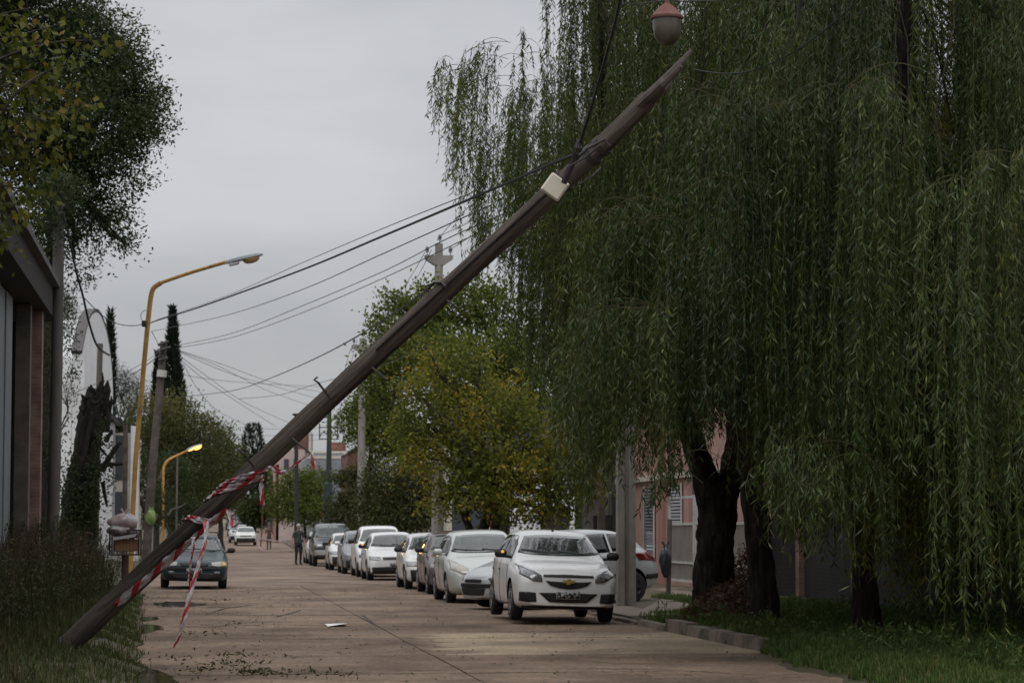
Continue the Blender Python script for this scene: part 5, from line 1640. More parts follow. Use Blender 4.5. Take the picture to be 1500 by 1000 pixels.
# a few low far roofs to close the view up the street
for k, (x0, x1, y0, Y, m, lab) in enumerate(((300, 345, 722, 330, M_cream, 'pale low house at the top of the street'), (395, 432, 745, 240, M_plaster, 'low brown house behind the far corner tree'))):
    o_ = Vector((0, Y, 0)); h = empty('far_house', tuple(o_), 0, lab, 'house')
    at_box(h, o_, 'wall', m, x0, y0, x1, 800, Y, 8)
    p = at_box(h, o_, 'roof', M_darkroof, x0 - 2, y0 - 3, x1 + 2, y0, Y, 8.6); p.location.y = -.3
    p = at_box(h, o_, 'window', M_pane, x0 + 10, y0 + 12, x0 + 18, y0 + 24, Y, .1); p.location.y = -.12

# ================================================================== SMALL THINGS
# garbage basket on a post
Yb = 50.0
g = D(183, 850, Yb); g.z = zl(g.x, Yb)
gb = empty('garbage_basket', tuple(g), R(8), 'rusty wire garbage basket raised on a post by the kerb', 'garbage basket')
zb_, zt_ = D(183, 812, Yb).z - g.z, D(183, 776, Yb).z - g.z
M_rustfr = mat('rust_frame', (.040, .026, .02), .9, (.075, .045, .03), 8)
b = MB(); b.tube([(0, 0, -.1), (0, 0, zb_)], .07, 8); b.build('post', M_rustfr, gb, 40)
b = MB()
for z in (zb_, zt_):
    for a, c in (((-.28, -.2), (.28, -.2)), ((.28, -.2), (.28, .2)), ((.28, .2), (-.28, .2)), ((-.28, .2), (-.28, -.2))):
        b.tube([(*a, z), (*c, z)], .018, 6)
for x in (-.28, .28):
    for y in (-.2, .2): b.tube([(x, y, zb_), (x, y, zt_)], .018, 6)
b.build('frame', M_rustfr, gb)
for k in range(9):
    x = -.25 + k * .0625
    b = MB(); b.tube([(x, -.2, zt_), (x, -.2, zb_), (x, .2, zb_), (x, .2, zt_)], .005, 4); b.build('basket_wire', M_rustfr, gb)
def bag(name, c, r, m, label, sq=(1, 1, .8), knot=True, seed=1, cat='garbage bag', par=None):
    rs = random.Random(seed)
    root = empty(name, c, 0, label, cat)
    b = MB()
    prof = []
    n, k = 18, 12
    vs, fs = [], []
    ph = [rs.uniform(0, 6) for _ in range(6)]
    for i in range(k + 1):
        th = math.pi * i / k
        for j in range(n):
            a = 2 * math.pi * j / n
            rr_ = r * (1 + .10 * math.sin(3 * a + ph[0] + 2 * th) + .07 * math.sin(5 * a - 3 * th + ph[1]) + .05 * math.sin(9 * a + ph[2] + 5 * th))
            vs.append((rr_ * math.sin(th) * math.cos(a) * sq[0], rr_ * math.sin(th) * math.sin(a) * sq[1], -rr_ * math.cos(th) * sq[2]))
    for i in range(k):
        for j in range(n): fs.append((i * n + j, i * n + (j + 1) % n, (i + 1) * n + (j + 1) % n, (i + 1) * n + j))
    b.add(vs, fs); b.build('bag', m, root, 50)
    if knot:
        b = MB()
        for s_ in (-1, 1): b.tube([(0, 0, r * sq[2] * .9), (s_ * .02, 0, r * sq[2] * 1.1), (s_ * .07, .01, r * sq[2] + .10)], [.03, .018, .028], 7)
        b.build('knot', m, root, 50)
    return root
M_bagw = mat('bag_translucent', (.36, .27, .27), .35, (.20, .18, .18), 7, coat=.3, lo=.4, hi=.6)
M_bagd = mat('bag_grey', (.13, .12, .115), .35, (.30, .28, .28), 5, coat=.3)
M_bagk = mat('bag_black', (.016, .018, .022), .3, coat=.3)
M_bagg = mat('bag_green', (.14, .23, .05), .4, (.22, .33, .10), 8, coat=.2)
bag('garbage_bag', tuple(D(182, 765, Yb)), .27, M_bagw, 'pinkish white garbage bag piled on top of the basket', (1.05, .8, .62), True, 3)
bag('garbage_bag', tuple(D(175, 776, Yb - .05)), .22, M_bagd, 'grey garbage bag sagging over the left rim of the basket', (1.15, .9, .5), False, 5)
bag('garbage_bag', tuple(D(192, 779, Yb + .05)), .2, M_bagd, 'grey garbage bag in the right side of the basket', (1.0, .9, .6), False, 8)
crate = MB(); crate.box(D(184, 798, Yb), (.44, .30, .24), Matrix.Rotation(.12, 3, 'Z'), bev=.01)
tag(crate.build('cardboard_box', mat('cardboard', (.23, .13, .07), .9, (.17, .09, .05), 5)), 'brown cardboard box inside the garbage basket', 'box')
b = MB()
for k in range(5): b.box(D(182, 784.5 + k * .9, Yb - .19) + Vector((0, 0, 0)), (.50 - .02 * k, .10, .010), Matrix.Rotation(-.16, 3, 'Y'))
tag(b.build('newspapers', mat('newsprint', (.38, .38, .38), .8)), 'folded grey newspapers at the front rim of the basket', 'papers')
gbg = bag('garbage_bag', tuple(D(221, 757, 87.7)), .19, M_bagg, 'bright green plastic bag hanging on the dark wooden pole', (.9, .6, 1.25), True, 11)
b = MB()
bag('garbage_bag', tuple(D(975, 822, XP_ and 50.6)), .2, M_bagk, 'black garbage bag hanging beside the tail of the silver hatchback', (.62, .55, 1.5), True, 14)
r_, o_ = round_pole('garbage_hook_post', [(979, 873), (980, 820), (981, 760)], 50.9, .05, .05, M_wood_grey, 'thin post carrying the black garbage bag by the gate', 'post')

# ---- people
def person(px, py, Y, height, label, shirt, trousers, skin, hair, face=0, arm=.12):
    g = D(px, py, Y)
    g.z = zfar(Y) if XL < g.x < XR else zr(g.x, Y)
    k = height / 1.75
    J = {'pel': (0, 0, .95, .135, .105), 'waist': (0, .01, 1.10, .135, .10), 'chest': (0, 0, 1.32, .165, .115), 'neck0': (0, .01, 1.47, .075, .075), 'neck': (0, 0, 1.53, .055, .055),
         'head0': (0, -.01, 1.60, .075, .085), 'head1': (0, -.01, 1.69, .078, .092), 'head2': (0, 0, 1.755, .045, .055)}
    E = [('pel', 'waist'), ('waist', 'chest'), ('chest', 'neck0'), ('neck0', 'neck'), ('neck', 'head0'), ('head0', 'head1'), ('head1', 'head2')]
    for s in (-1, 1):
        n = 'l' if s < 0 else 'r'
        J.update({n + 'sh': (s * .19, .01, 1.43, .065, .065), n + 'el': (s * (.235 + arm * .2), .03, 1.15, .047, .047), n + 'wr': (s * (.23 + arm * .3), -.06, .92, .033, .033), n + 'pa': (s * (.225 + arm * .3), -.08, .84, .036, .022),
                  n + 'hip': (s * .095, 0, .88, .10, .10), n + 'kn': (s * .105, -.015, .50, .068, .07), n + 'an': (s * .11, .02, .10, .048, .05), n + 'he': (s * .11, .02, .045, .045, .045), n + 'to': (s * .12, -.15, .035, .042, .03)})
        E += [('chest', n + 'sh'), (n + 'sh', n + 'el'), (n + 'el', n + 'wr'), (n + 'wr', n + 'pa'), ('pel', n + 'hip'), (n + 'hip', n + 'kn'), (n + 'kn', n + 'an'), (n + 'an', n + 'he'), (n + 'he', n + 'to')]
        for q in range(4):   # fingers
            J[n + 'f%d' % q] = (s * (.225 + arm * .3), -.11 + .022 * q, .755 + .006 * abs(q - 1), .010, .010)
            E.append((n + 'pa', n + 'f%d' % q))
        J[n + 'th'] = (s * (.20 + arm * .3), -.13, .80, .011, .011); E.append((n + 'pa', n + 'th'))
    J['nose'] = (0, -.115, 1.655, .014, .014); E.append(('head0', 'nose'))
    names = list(J)
    me = bpy.data.meshes.new('body')
    me.from_pydata([J[n][:3] for n in names], [(names.index(a), names.index(c)) for a, c in E], [])
    o = bpy.data.objects.new('tmp', me); COL.objects.link(o)
    o.modifiers.new('s', 'SKIN')
    if not me.skin_vertices: me.skin_vertices.new()
    for i, n in enumerate(names):
        me.skin_vertices[0].data[i].radius = J[n][3:5]
        me.skin_vertices[0].data[i].use_root = (n == 'pel')
    sb = o.modifiers.new('u', 'SUBSURF'); sb.levels = 2; sb.render_levels = 2
    dg = bpy.context.evaluated_depsgraph_get()
    m2 = bpy.data.meshes.new_from_object(o.evaluated_get(dg))
    bpy.data.objects.remove(o)
    m2.materials.clear()
    root = empty('person', tuple(g), R(face), label, 'person')
    root.scale = (k, k, k)
    body = link('body', m2, [skin, shirt, trousers, M_blackpl], root)
    for p in m2.polygons:
        c = p.center
        if c.z < .085: p.material_index = 3
        elif c.z < .98 and abs(c.x) < .20 and not (abs(c.x) > .19 and c.z > .72): p.material_index = 2
        elif c.z < 1.49 and (abs(c.x) < .2 or c.z > 1.17): p.material_index = 1
    shade(m2, 80)
    b = MB()
    vs, fs = [], []
    n_, k_ = 14, 7
    for i in range(k_ + 1):
        th = math.pi * .62 * i / k_
        for j in range(n_):
            a = 2 * math.pi * j / n_
            front = max(0, -math.sin(a))
            t2 = th * (1 - .45 * front)
            vs.append((.088 * math.sin(t2) * math.cos(a), .104 * math.sin(t2) * math.sin(a) + .005, 1.685 + .095 * math.cos(t2)))
    for i in range(k_):
        for j in range(n_): fs.append((i * n_ + j, i * n_ + (j + 1) % n_, (i + 1) * n_ + (j + 1) % n_, (i + 1) * n_ + j))
    b.add(vs, fs); b.build('hair', hair, root, 80)
    return root
M_skin = mat('skin', (.34, .19, .14), .6)
person(437, 826, 108.5, 1.72, 'white-haired person in dark grey shirt and dark trousers standing by the pickup', mat('shirt_grey', (.055, .055, .06), .9), mat('trousers_navy', (.016, .017, .022), .9), M_skin, mat('hair_white', (.48, .45, .42), .8), 25)
person(394, 801, 176, 1.65, 'distant person in brown clothes near the far barrier tape', mat('shirt_brown', (.10, .05, .04), .9), mat('trousers_brown', (.06, .045, .04), .9), M_skin, mat('hair_dark', (.03, .022, .018), .8), -10)
# barrier tape across the far side street
P = crom([D(377, 787, 168), D(395, 790.5, 150), D(428, 795, 128)], 8)
ribbon(P, [Vector((.1, 0, 1))] * len(P), .11, label='far barrier tape stretched across behind the standing man')
P = crom([D(377, 787, 168), D(379, 797, 166), D(383, 806, 164)], 6)
ribbon(P, [Vector((1, 0, .3))] * len(P), .14, label='loose end of the far barrier tape hanging by the rusty post')
# dirt mound with dry branches and brown bush by the willow
c = D(1072, 885, 37.4); c.z = zr(c.x, c.y)
b = MB()
vs, fs = [], []
for i in range(9):
    for j in range(20):
        a = 2 * math.pi * j / 20; f = i / 8
        vs.append((c.x + (.62 * (1 - f) + .02) * math.cos(a) * (1 + .15 * math.sin(3 * a + i) + RNG.normal(0, .06)), c.y + .8 * (1 - f) * math.sin(a), c.z - .05 + .52 * (1 - (1 - f) ** 2) * (1 + .16 * math.sin(4 * a + i * 1.3) + RNG.normal(0, .05))))
for i in range(8):
    for j in range(20): fs.append((i * 20 + j, i * 20 + (j + 1) % 20, (i + 1) * 20 + (j + 1) % 20, (i + 1) * 20 + j))
b.add(vs, fs)
mound_c = Vector(c)
tag(b.build('dirt_mound', mat('mound_soil', (.065, .042, .030), .95, (.125, .085, .060), 9, 1.0, 14), None, 50), 'brown mound of soil between the two willow trunks', 'mound')

# ================================================================== TREES
M_bark = mat('bark_dark', (.022, .018, .014), .95, (.05, .042, .033), 7, .8, 25, stretch=(2, 2, .5))
M_barkw = mat('willow_bark', (.012, .010, .008), 1.0, (.045, .038, .030), 7, 1.0, 16, stretch=(2, 2, .35), spec=.1, dirt=(.085, .080, .066), dirt_scale=8, dirt_lo=.60, dirt_hi=.70)
LEAFM = {}
LEAFM['dark'] = leaf_mat('leaves_dark', [(0, (.024, .036, .014)), (.6, (.046, .064, .022)), (1, (.080, .098, .036))], .5, .34)
LEAFM['olive'] = leaf_mat('leaves_olive', [(0, (.045, .060, .010)), (.5, (.085, .100, .016)), (.85, (.135, .138, .022)), (1, (.17, .11, .02))], .5, .42)
LEAFM['yellow'] = leaf_mat('leaves_yellow', [(0, (.070, .092, .018)), (.4, (.140, .160, .028)), (.68, (.225, .215, .034)), (.86, (.35, .26, .036)), (1, (.42, .23, .03))], .55, .48)
LEAFM['green'] = leaf_mat('leaves_green', [(0, (.050, .075, .016)), (.5, (.100, .130, .026)), (.85, (.170, .185, .036)), (1, (.27, .22, .04))], .55, .45)
LEAFM['mid'] = leaf_mat('leaves_mid', [(0, (.038, .050, .017)), (.5, (.070, .082, .024)), (.85, (.115, .110, .032)), (1, (.16, .11, .04))], .55, .35)
LEAFM['shrub'] = leaf_mat('leaves_shrub', [(0, (.026, .038, .013)), (.5, (.048, .060, .018)), (.85, (.080, .075, .022)), (1, (.15, .06, .03))], .55, .25)
LEAFM['cyp'] = leaf_mat('leaves_cypress', [(0, (.010, .018, .012)), (.7, (.020, .031, .020)), (1, (.034, .046, .026))], .7, .1)
LEAFM['pine'] = leaf_mat('leaves_pine', [(0, (.016, .030, .018)), (.7, (.030, .048, .026)), (1, (.05, .07, .035))], .7, .1)
LEAFM['bushbrown'] = leaf_mat('leaves_brown', [(0, (.05, .028, .017)), (.6, (.10, .055, .032)), (1, (.15, .085, .05))], .7, .2)
LEAFM['willow'] = leaf_mat('leaves_willow', [(0, (.020, .033, .007)), (.45, (.046, .068, .012)), (.75, (.082, .106, .018)), (.93, (.135, .150, .028)), (1, (.19, .17, .035))], .45, .36, .2)
LEAFM['willow_front'] = leaf_mat('leaves_willow_front', [(0, (.014, .028, .008)), (.45, (.040, .064, .013)), (.75, (.072, .100, .022)), (.93, (.120, .142, .036)), (1, (.18, .165, .04))], .40, .34, .3)

def limb(b, p0, p1, r0, r1, sag=.0, wob=.12, n=7, seed=0):
    rs = random.Random(seed)
    p0, p1 = Vector(p0), Vector(p1)
    L = (p1 - p0).length
    pts = []
    for i in range(n):
        f = i / (n - 1)
        w_ = Vector((rs.uniform(-1, 1), rs.uniform(-1, 1), rs.uniform(-.5, .5))) * wob * L * .25 * math.sin(math.pi * f)
        pts.append(p0.lerp(p1, f) + w_ + Vector((0, 0, sag * L * math.sin(math.pi * f))))
    b.tube(pts, [r0 + (r1 - r0) * i / (n - 1) for i in range(n)], 8)
    return pts

def tree(name, label, base, trunk_r, blobs, nleaf, L, W, m, Y=None, cat='tree', group=None, fork=.35, clump=.22, droop=.0, trunk_pts=None, per=9, seed=1, hollow=.45, bark=None, shell=1.0, yellow=None, branch_n=3):
    """blobs: (px,py,Y,rx_px,ry_px[,weight])"""
    rs = random.Random(seed)
    base = Vector(base)
    root = empty(name, tuple(base), 0, label, cat, group)
    B = []
    for q in blobs:
        c = D(q[0], q[1], q[2]); s = scale_at(q[2])
        B.append((c, q[3] / s, q[4] / s, q[5] if len(q) > 5 else 1.0))
    b = MB()
    cx = sum((x[0] for x in B), Vector()) / len(B)
    if trunk_pts:
        tp = [Vector(p) for p in trunk_pts]
        fk = tp[-1]
        b.tube([p - base for p in crom(tp, 5)], [trunk_r * (1 - .45 * i / (5 * (len(tp) - 1))) for i in range(5 * (len(tp) - 1) + 1)], 10)
    else:
        fk = base.lerp(cx, fork)
        limb(b, Vector((0, 0, -.1)), fk - base, trunk_r, trunk_r * .7, wob=.15, seed=seed)
    tips = []
    for k, (c, rx, rz, w_) in enumerate(B):
        pts = limb(b, fk - base, c - base, trunk_r * .5, trunk_r * .10, .05, .3, 7, seed * 31 + k)
        for j in range(branch_n):
            d = Vector((rs.gauss(0, 1), rs.gauss(0, 1), rs.gauss(.2, .7))).normalized()
            st = pts[rs.randint(3, 6)]
            limb(b, st, c - base + Vector((d.x * rx, d.y * rx, d.z * rz)) * .8, trunk_r * .16, trunk_r * .04, 0, .3, 5, seed * 77 + k * 9 + j)
    b.build('trunk', bark or M_bark, root, 60)
    wts = np.array([x[1] ** 2 * x[2] * x[3] for x in B]) ** .75; wts /= wts.sum()
    Cs, Ds = [], []
    for (c, rx, rz, w_), f in zip(B, wts):
        k = max(3, int(nleaf * f / per))
        d = nrm(RNG.normal(size=(k, 3)))
        rad = (hollow + (1 - hollow) * RNG.uniform(0, 1, k) ** .6) * shell
        lump = 1 + .16 * np.sin(d[:, 0] * 5 + seed) * np.sin(d[:, 2] * 6 + 2 * seed) + .12 * np.sin(d[:, 1] * 9 + d[:, 2] * 7 + seed) + RNG.normal(0, .05, k)
        cc = np.array(c) + d * (rad * lump)[:, None] * np.array([rx, rx, rz])
        kk = np.repeat(cc, per, 0)
        cl = clump * RNG.uniform(.5, 1.4, k)
        kk = kk + np.clip(RNG.normal(0, 1, kk.shape), -1.6, 1.6) * np.repeat(cl, per)[:, None] * np.array([1, 1, .75])
        dd = np.repeat(d, per, 0) * .6 + RNG.normal(0, .7, kk.shape)
        dd[:, 2] -= droop
        Cs.append(kk); Ds.append(dd)
    C = np.concatenate(Cs); Dd = np.concatenate(Ds)
    n = len(C)
    V, F = leaves(C - np.array(base), Dd, L * RNG.uniform(.6, 1.3, n), W * RNG.uniform(.6, 1.3, n))
    rn = np.clip(np.repeat(RNG.uniform(0, 1, n // per), per) * .55 + RNG.uniform(0, 1, n) * .45, 0, 1)
    if yellow is not None: rn = np.clip(rn + yellow(C), 0, 1)
    np_mesh('crown', V, F, rn, m, root)
    return root

def on(px, py, Y, side='r'):
    p = D(px, py, Y)
    p.z = (zr if side == 'r' else zl)(p.x, p.y) - .03
    return p

# ---- left: big dark tree behind the shed
tree('dark_tree', 'big dark fine-leaved tree towering over the shed on the left', on(60, 860, 62, 'l'), .28,
     [(40, 40, 62, 120, 90), (130, 70, 61, 85, 80), (180, 130, 61, 62, 65), (205, 180, 61, 48, 60), (120, 180, 60, 95, 90), (60, 220, 60, 90, 90),
      (170, 255, 61, 55, 60, .5), (110, 300, 61, 70, 55, .45), (160, 325, 61, 50, 40, .4), (50, 350, 62, 60, 80, .5), (-60, 120, 60, 120, 150), (-30, -60, 60, 150, 90), (110, 380, 62, 45, 60, .2), (180, 355, 61, 25, 22, .35), (88, 285, 56, 36, 36, 1.2), (70, 335, 56.3, 26, 30, .8)],
     120000, .115, .048, LEAFM['dark'], clump=.21, per=22, seed=4, hollow=.2, trunk_pts=[on(60, 860, 62, 'l'), D(64, 600, 62), D(75, 400, 62), D(90, 280, 61)], branch_n=2)
# hanging creeper behind the pillar and pole
tree('creeper', 'thin trailing creeper between brick pillar and concrete pole', on(70, 860, 60, 'l'), .05, [(98, 470, 60, 16, 60), (60, 520, 60, 20, 90), (104, 560, 60, 10, 80), (65, 650, 60, 18, 70)], 3600, .07, .035, LEAFM['dark'],
     cat='plant', clump=.10, per=6, seed=9, droop=.6, hollow=.1)
# ---- left: near branches with large yellow-green leaves
nb = [D(-260, 900, 24), D(-240, 500, 23.6), D(-200, 250, 23.4)]
nt_ = empty('street_tree', tuple(nb[0]), 0, 'near tree at the upper left corner with large yellow-green leaves', 'tree')
b = MB()
b.tube([p - nb[0] for p in crom(nb, 6)], [.16 - .05 * i / 12 for i in range(13)], 10)
tw = []
specs = [((-200, 250), (-60, 120), (60, 66), (158, 60)), ((-200, 260), (-80, 170), (30, 120), (122, 140)), ((-190, 270), (-60, 260), (40, 170), (118, 168)), ((-190, 280), (-60, 240), (30, 130), (98, 92)),
         ((-190, 280), (-80, 260), (10, 200), (85, 220)), ((-190, 290), (-90, 250), (-10, 230), (75, 240)), ((-200, 250), (-100, 90), (-20, 30), (45, 12)), ((-200, 300), (-100, 300), (-20, 270), (55, 285)),
         ((-200, 300), (-100, 320), (-40, 300), (25, 300)), ((-200, 240), (-90, 60), (-10, 60), (90, 35)), ((-200, 260), (-90, 180), (0, 160), (70, 178)), ((-200, 260), (-90, 130), (-10, 100), (60, 105)),
         ((-200, 300), (-90, 330), (-50, 330), (12, 345))]
for k, s_ in enumerate(specs):
    rs = random.Random(k)
    P = crom([D(x, y, 23.4 - .5 * rs.random() + .5 * i * rs.uniform(-.5, .5)) for i, (x, y) in enumerate(s_)], 8)
    b.tube([p - nb[0] for p in P], [.028 - .024 * i / (len(P) - 1) for i in range(len(P))], 5)
    for j in range(6, len(P)):
        tw.append((P[j], (P[j] - P[j - 1]).normalized()))
b.build('trunk', M_bark, nt_, 60)
C, Dd = [], []
for p, t in tw:
    for _ in range(7):
        C.append(np.array(p) + RNG.normal(0, .10, 3) - np.array([0, 0, .05])); v = np.array(t) * .4 + RNG.normal(0, .6, 3); v[2] -= .7; Dd.append(v)
C = np.array(C); Dd = np.array(Dd)
V, F = leaves(C - np.array(nb[0]), Dd, RNG.uniform(.06, .12, len(C)), RNG.uniform(.04, .075, len(C)))
np_mesh('crown', V, F, RNG.uniform(0, 1, len(C)), LEAFM['olive'], nt_)

# ---- broken black stump with ivy
sb0 = on(118, 862, 66, 'l')
st = empty('tree_stump', tuple(sb0), 0, 'black splintered tree stump with ivy in front of the white vaulted building', 'tree stump')
b = MB()
P = crom([sb0, D(112, 780, 66), D(118, 720, 66), D(130, 650, 66), D(138, 600, 66), D(143, 580, 66)], 8)
rs9 = random.Random(9)
rads = [.62, .60, .57, .56, .54, .52, .5, .48, .46, .44, .42, .40, .38, .37, .36, .36, .37, .38, .37, .34, .30]
vs, fs, n_ = [], [], 28
rads = list(np.interp(np.linspace(0, 1, len(P)), np.linspace(0, 1, len(rads)), rads))
for i, p in enumerate(P):
    for j in range(n_):
        a = 2 * math.pi * j / n_
        r_ = rads[i] * .86 * (1 + .16 * math.sin(3 * a + i * .17) + .10 * math.sin(7 * a - i * .25) + rs9.gauss(0, .07))
        vs.append(p - sb0 + Vector((r_ * math.cos(a), r_ * math.sin(a), .10 * math.sin(5 * a) * (i / len(P)) + (rs9.uniform(-.25, .3) if i == len(P) - 1 else 0))))
for i in range(len(P) - 1):
    for j in range(n_): fs.append((i * n_ + j, i * n_ + (j + 1) % n_, (i + 1) * n_ + (j + 1) % n_, (i + 1) * n_ + j))
fs.append(tuple((len(P) - 1) * n_ + j for j in range(n_)))
b.add(vs, fs)
M_char = mat('charred_wood', (.010, .008, .007), .95, (.028, .021, .017), 9, .9, 25)
b.build('trunk', M_char, st, 50)
for x0, y0, x1, y1, r_ in ((126, 592, 119, 577, .10), (134, 585, 133, 563, .10), (142, 588, 147, 558, .14), (150, 590, 158, 557, .16), (153, 600, 152, 575, .12), (130, 590, 137, 570, .12), (154, 620, 156, 598, .12), (160, 600, 163, 580, .06), (124, 610, 117, 598, .06), (148, 575, 150, 545, .05), (136, 580, 130, 566, .05), (118, 660, 110, 648, .07), (158, 640, 164, 628, .06), (108, 720, 99, 706, .08)):
    b = MB(); p0, p1 = D(x0, y0, 65.9) - sb0, D(x1, y1, 65.8) - sb0
    b.tube([p0 - (p1 - p0) * .5, p0, p0.lerp(p1, .6) + Vector((.03, 0, 0)), p1], [r_ * 1.3, r_, r_ * .7, .015], 6); b.build('splinter', M_char, st)
for pts, r_ in ((((148, 690), (160, 670), (172, 652), (177, 648)), .09), (((146, 682), (162, 680), (180, 679)), .08), (((150, 705), (154, 728), (157, 742)), .06), (((140, 640), (156, 625), (163, 612)), .06), (((146, 655), (158, 668), (166, 662)), .04)):
    b = MB(); Q = crom([D(x, y, 65.6) - sb0 for x, y in pts], 5); b.tube(Q, [r_ * (1 - .6 * i / len(Q)) for i in range(len(Q))], 7); b.build('broken_branch', M_char, st, 60)
C, Dd = [], []
for px_, py_, rx, ry, k in ((112, 800, 26, 60, 2200), (128, 740, 20, 50, 1100), (100, 720, 16, 70, 900), (150, 640, 16, 40, 260), (160, 700, 12, 40, 160), (140, 690, 10, 40, 250)):
    c = D(px_, py_, 65.4); s = scale_at(65.4)
    q = np.array(c) + RNG.normal(0, .5, (k, 3)) * np.array([rx / s, .45, ry / s]); C.append(q)
C = np.concatenate(C); Dd = RNG.normal(size=C.shape); Dd[:, 2] -= .6
V, F = leaves(C - np.array(sb0), Dd, RNG.uniform(.05, .10, len(C)), RNG.uniform(.04, .07, len(C)))
np_mesh('ivy', V, F, RNG.uniform(0, .8, len(C)), LEAFM['dark'], st)

# ---- left, farther: street trees, pine, cypresses
tree('street_tree', 'broad brownish green tree right of the dark wooden pole', on(255, 800, 135, 'l'), .25,
     [(225, 615, 132, 40, 38), (262, 620, 134, 38, 45), (295, 640, 136, 32, 36), (240, 665, 134, 45, 45), (290, 690, 138, 42, 45), (255, 720, 136, 45, 40), (210, 650, 132, 30, 40)], 26000, .17, .085, LEAFM['mid'], clump=.34, per=9, seed=12,
     yellow=lambda C: np.clip((C[:, 2] - 5.5) * .06, -.1, .25))
tree('street_tree', 'green tree behind the lit lamp, overhanging the far road', on(325, 800, 165, 'l'), .22,
     [(318, 650, 165, 22, 28), (335, 675, 168, 24, 28), (310, 700, 166, 32, 32), (338, 715, 172, 20, 26), (300, 735, 164, 26, 26)], 15000, .19, .10, LEAFM['mid'], clump=.36, per=9, seed=13)
tree('street_tree', 'dark low tree at the verge left of the lit lamp post', on(212, 815, 112, 'l'), .2,
     [(180, 640, 112, 26, 26), (195, 690, 114, 20, 40), (225, 740, 118, 20, 36), (262, 752, 128, 30, 26), (250, 700, 126, 30, 40)], 13000, .14, .07, LEAFM['dark'], clump=.3, per=9, seed=14)
tree('street_tree', 'far green trees closing the left side below the round cypress', on(350, 780, 260, 'l'), .2,
     [(352, 690, 260, 18, 24), (372, 690, 262, 20, 26), (335, 720, 255, 20, 30), (395, 700, 265, 18, 24), (318, 740, 250, 16, 20)], 9000, .3, .16, LEAFM['mid'], clump=.5, per=8, seed=15)
tree('pine_tree', 'blue-green pine showing above the white house', on(180, 800, 150, 'l'), .2,
     [(170, 548, 150, 16, 14), (185, 558, 150, 20, 12), (200, 566, 150, 12, 9), (165, 575, 150, 22, 14), (190, 590, 150, 20, 20)], 6000, .16, .03, LEAFM['pine'], clump=.28, per=10, seed=16)
tree('pine_tree', 'small pine tuft between concrete pole and vaulted roof', on(96, 800, 120, 'l'), .15, [(95, 455, 120, 9, 16), (88, 440, 120, 10, 14)], 1500, .16, .03, LEAFM['pine'], clump=.25, per=8, seed=17)
def cypress(label, px, ytop, ybase, Y, wid, n, taper, seed):
    base = D(px, 780, Y); base.z = zfar(Y)
    root = empty('cypress', tuple(base), 0, label, 'tree', 'cypresses')
    top, bot = D(px, ytop, Y), D(px, ybase, Y)
    b = MB(); b.tube([(0, 0, -.1), (0, 0, (top.z - base.z) * .5), (0, 0, (top.z - base.z) * .93)], [.2, .12, .02], 8); b.build('trunk', M_bark, root)
    f = RNG.uniform(0, 1, n) ** .8
    a = RNG.uniform(0, 2 * np.pi, n)
    s = scale_at(Y)
    rad = wid / s * taper(f) * (1 + .14 * np.sin(a * 3 + f * 17 + seed) + .08 * np.sin(a * 7 - f * 31)) * RNG.uniform(.55, 1.0, n) ** .5
    C = np.stack([base.x + rad * np.cos(a), base.y + rad * np.sin(a), top.z + (max(bot.z, .5) - top.z) * f], 1)
    Dd = np.stack([np.cos(a) * .5, np.sin(a) * .5, np.full(n, 1.0)], 1) + RNG.normal(0, .25, (n, 3))
    V, F = leaves(C - np.array(base), Dd, RNG.uniform(.2, .5, n), RNG.uniform(.06, .14, n))
    np_mesh('crown', V, F, RNG.uniform(0, 1, n), LEAFM['cyp'], root)
cypress('tall pointed cypress rising behind the dark wooden pole', 250, 452, 760, 150, 16, 9000, lambda f: np.minimum(1, .04 + f * 2.2), 1)
cypress('shorter cypress just left of the tall pointed one', 229, 517, 760, 152, 10, 5000, lambda f: np.minimum(1, .1 + f * 2.2), 2)
cypress('thin dark conifer edging the arched white facade', 158, 455, 760, 142, 6, 3500, lambda f: np.minimum(1, .2 + f * 3), 5)
cypress('round-topped dark cypress in the middle distance', 370, 622, 775, 235, 17, 6000, lambda f: np.minimum(1, .35 + np.sqrt(f) * 1.25), 3)

# ---- right side street trees
ylw = lambda C: np.clip(.42 * np.exp(-((C[:, 2] - 5.2) / 1.6) ** 2) - .12, -.15, .3)
tree('street_tree', 'tall green and yellow tree behind the leaning pole', on(700, 850, 71), .2,
     [(600, 470, 71, 50, 42), (660, 455, 71, 55, 38), (720, 450, 71, 50, 36), (580, 520, 70, 42, 42), (640, 530, 69, 60, 50), (715, 520, 70, 60, 50), (775, 505, 71, 45, 50), (800, 560, 71, 40, 50, .6), (760, 580, 70, 50, 50, .6), (556, 478, 71, 14, 22), (575, 442, 71, 18, 16), (630, 428, 71, 20, 16), (690, 425, 71, 22, 18), (545, 545, 70, 22, 26), (560, 585, 70, 26, 26)],
     22000, .125, .075, LEAFM['green'], clump=.26, per=16, seed=21, trunk_pts=[on(738, 850, 71), D(735, 760, 71), D(742, 660, 71), D(745, 590, 71)], hollow=.3, branch_n=4)
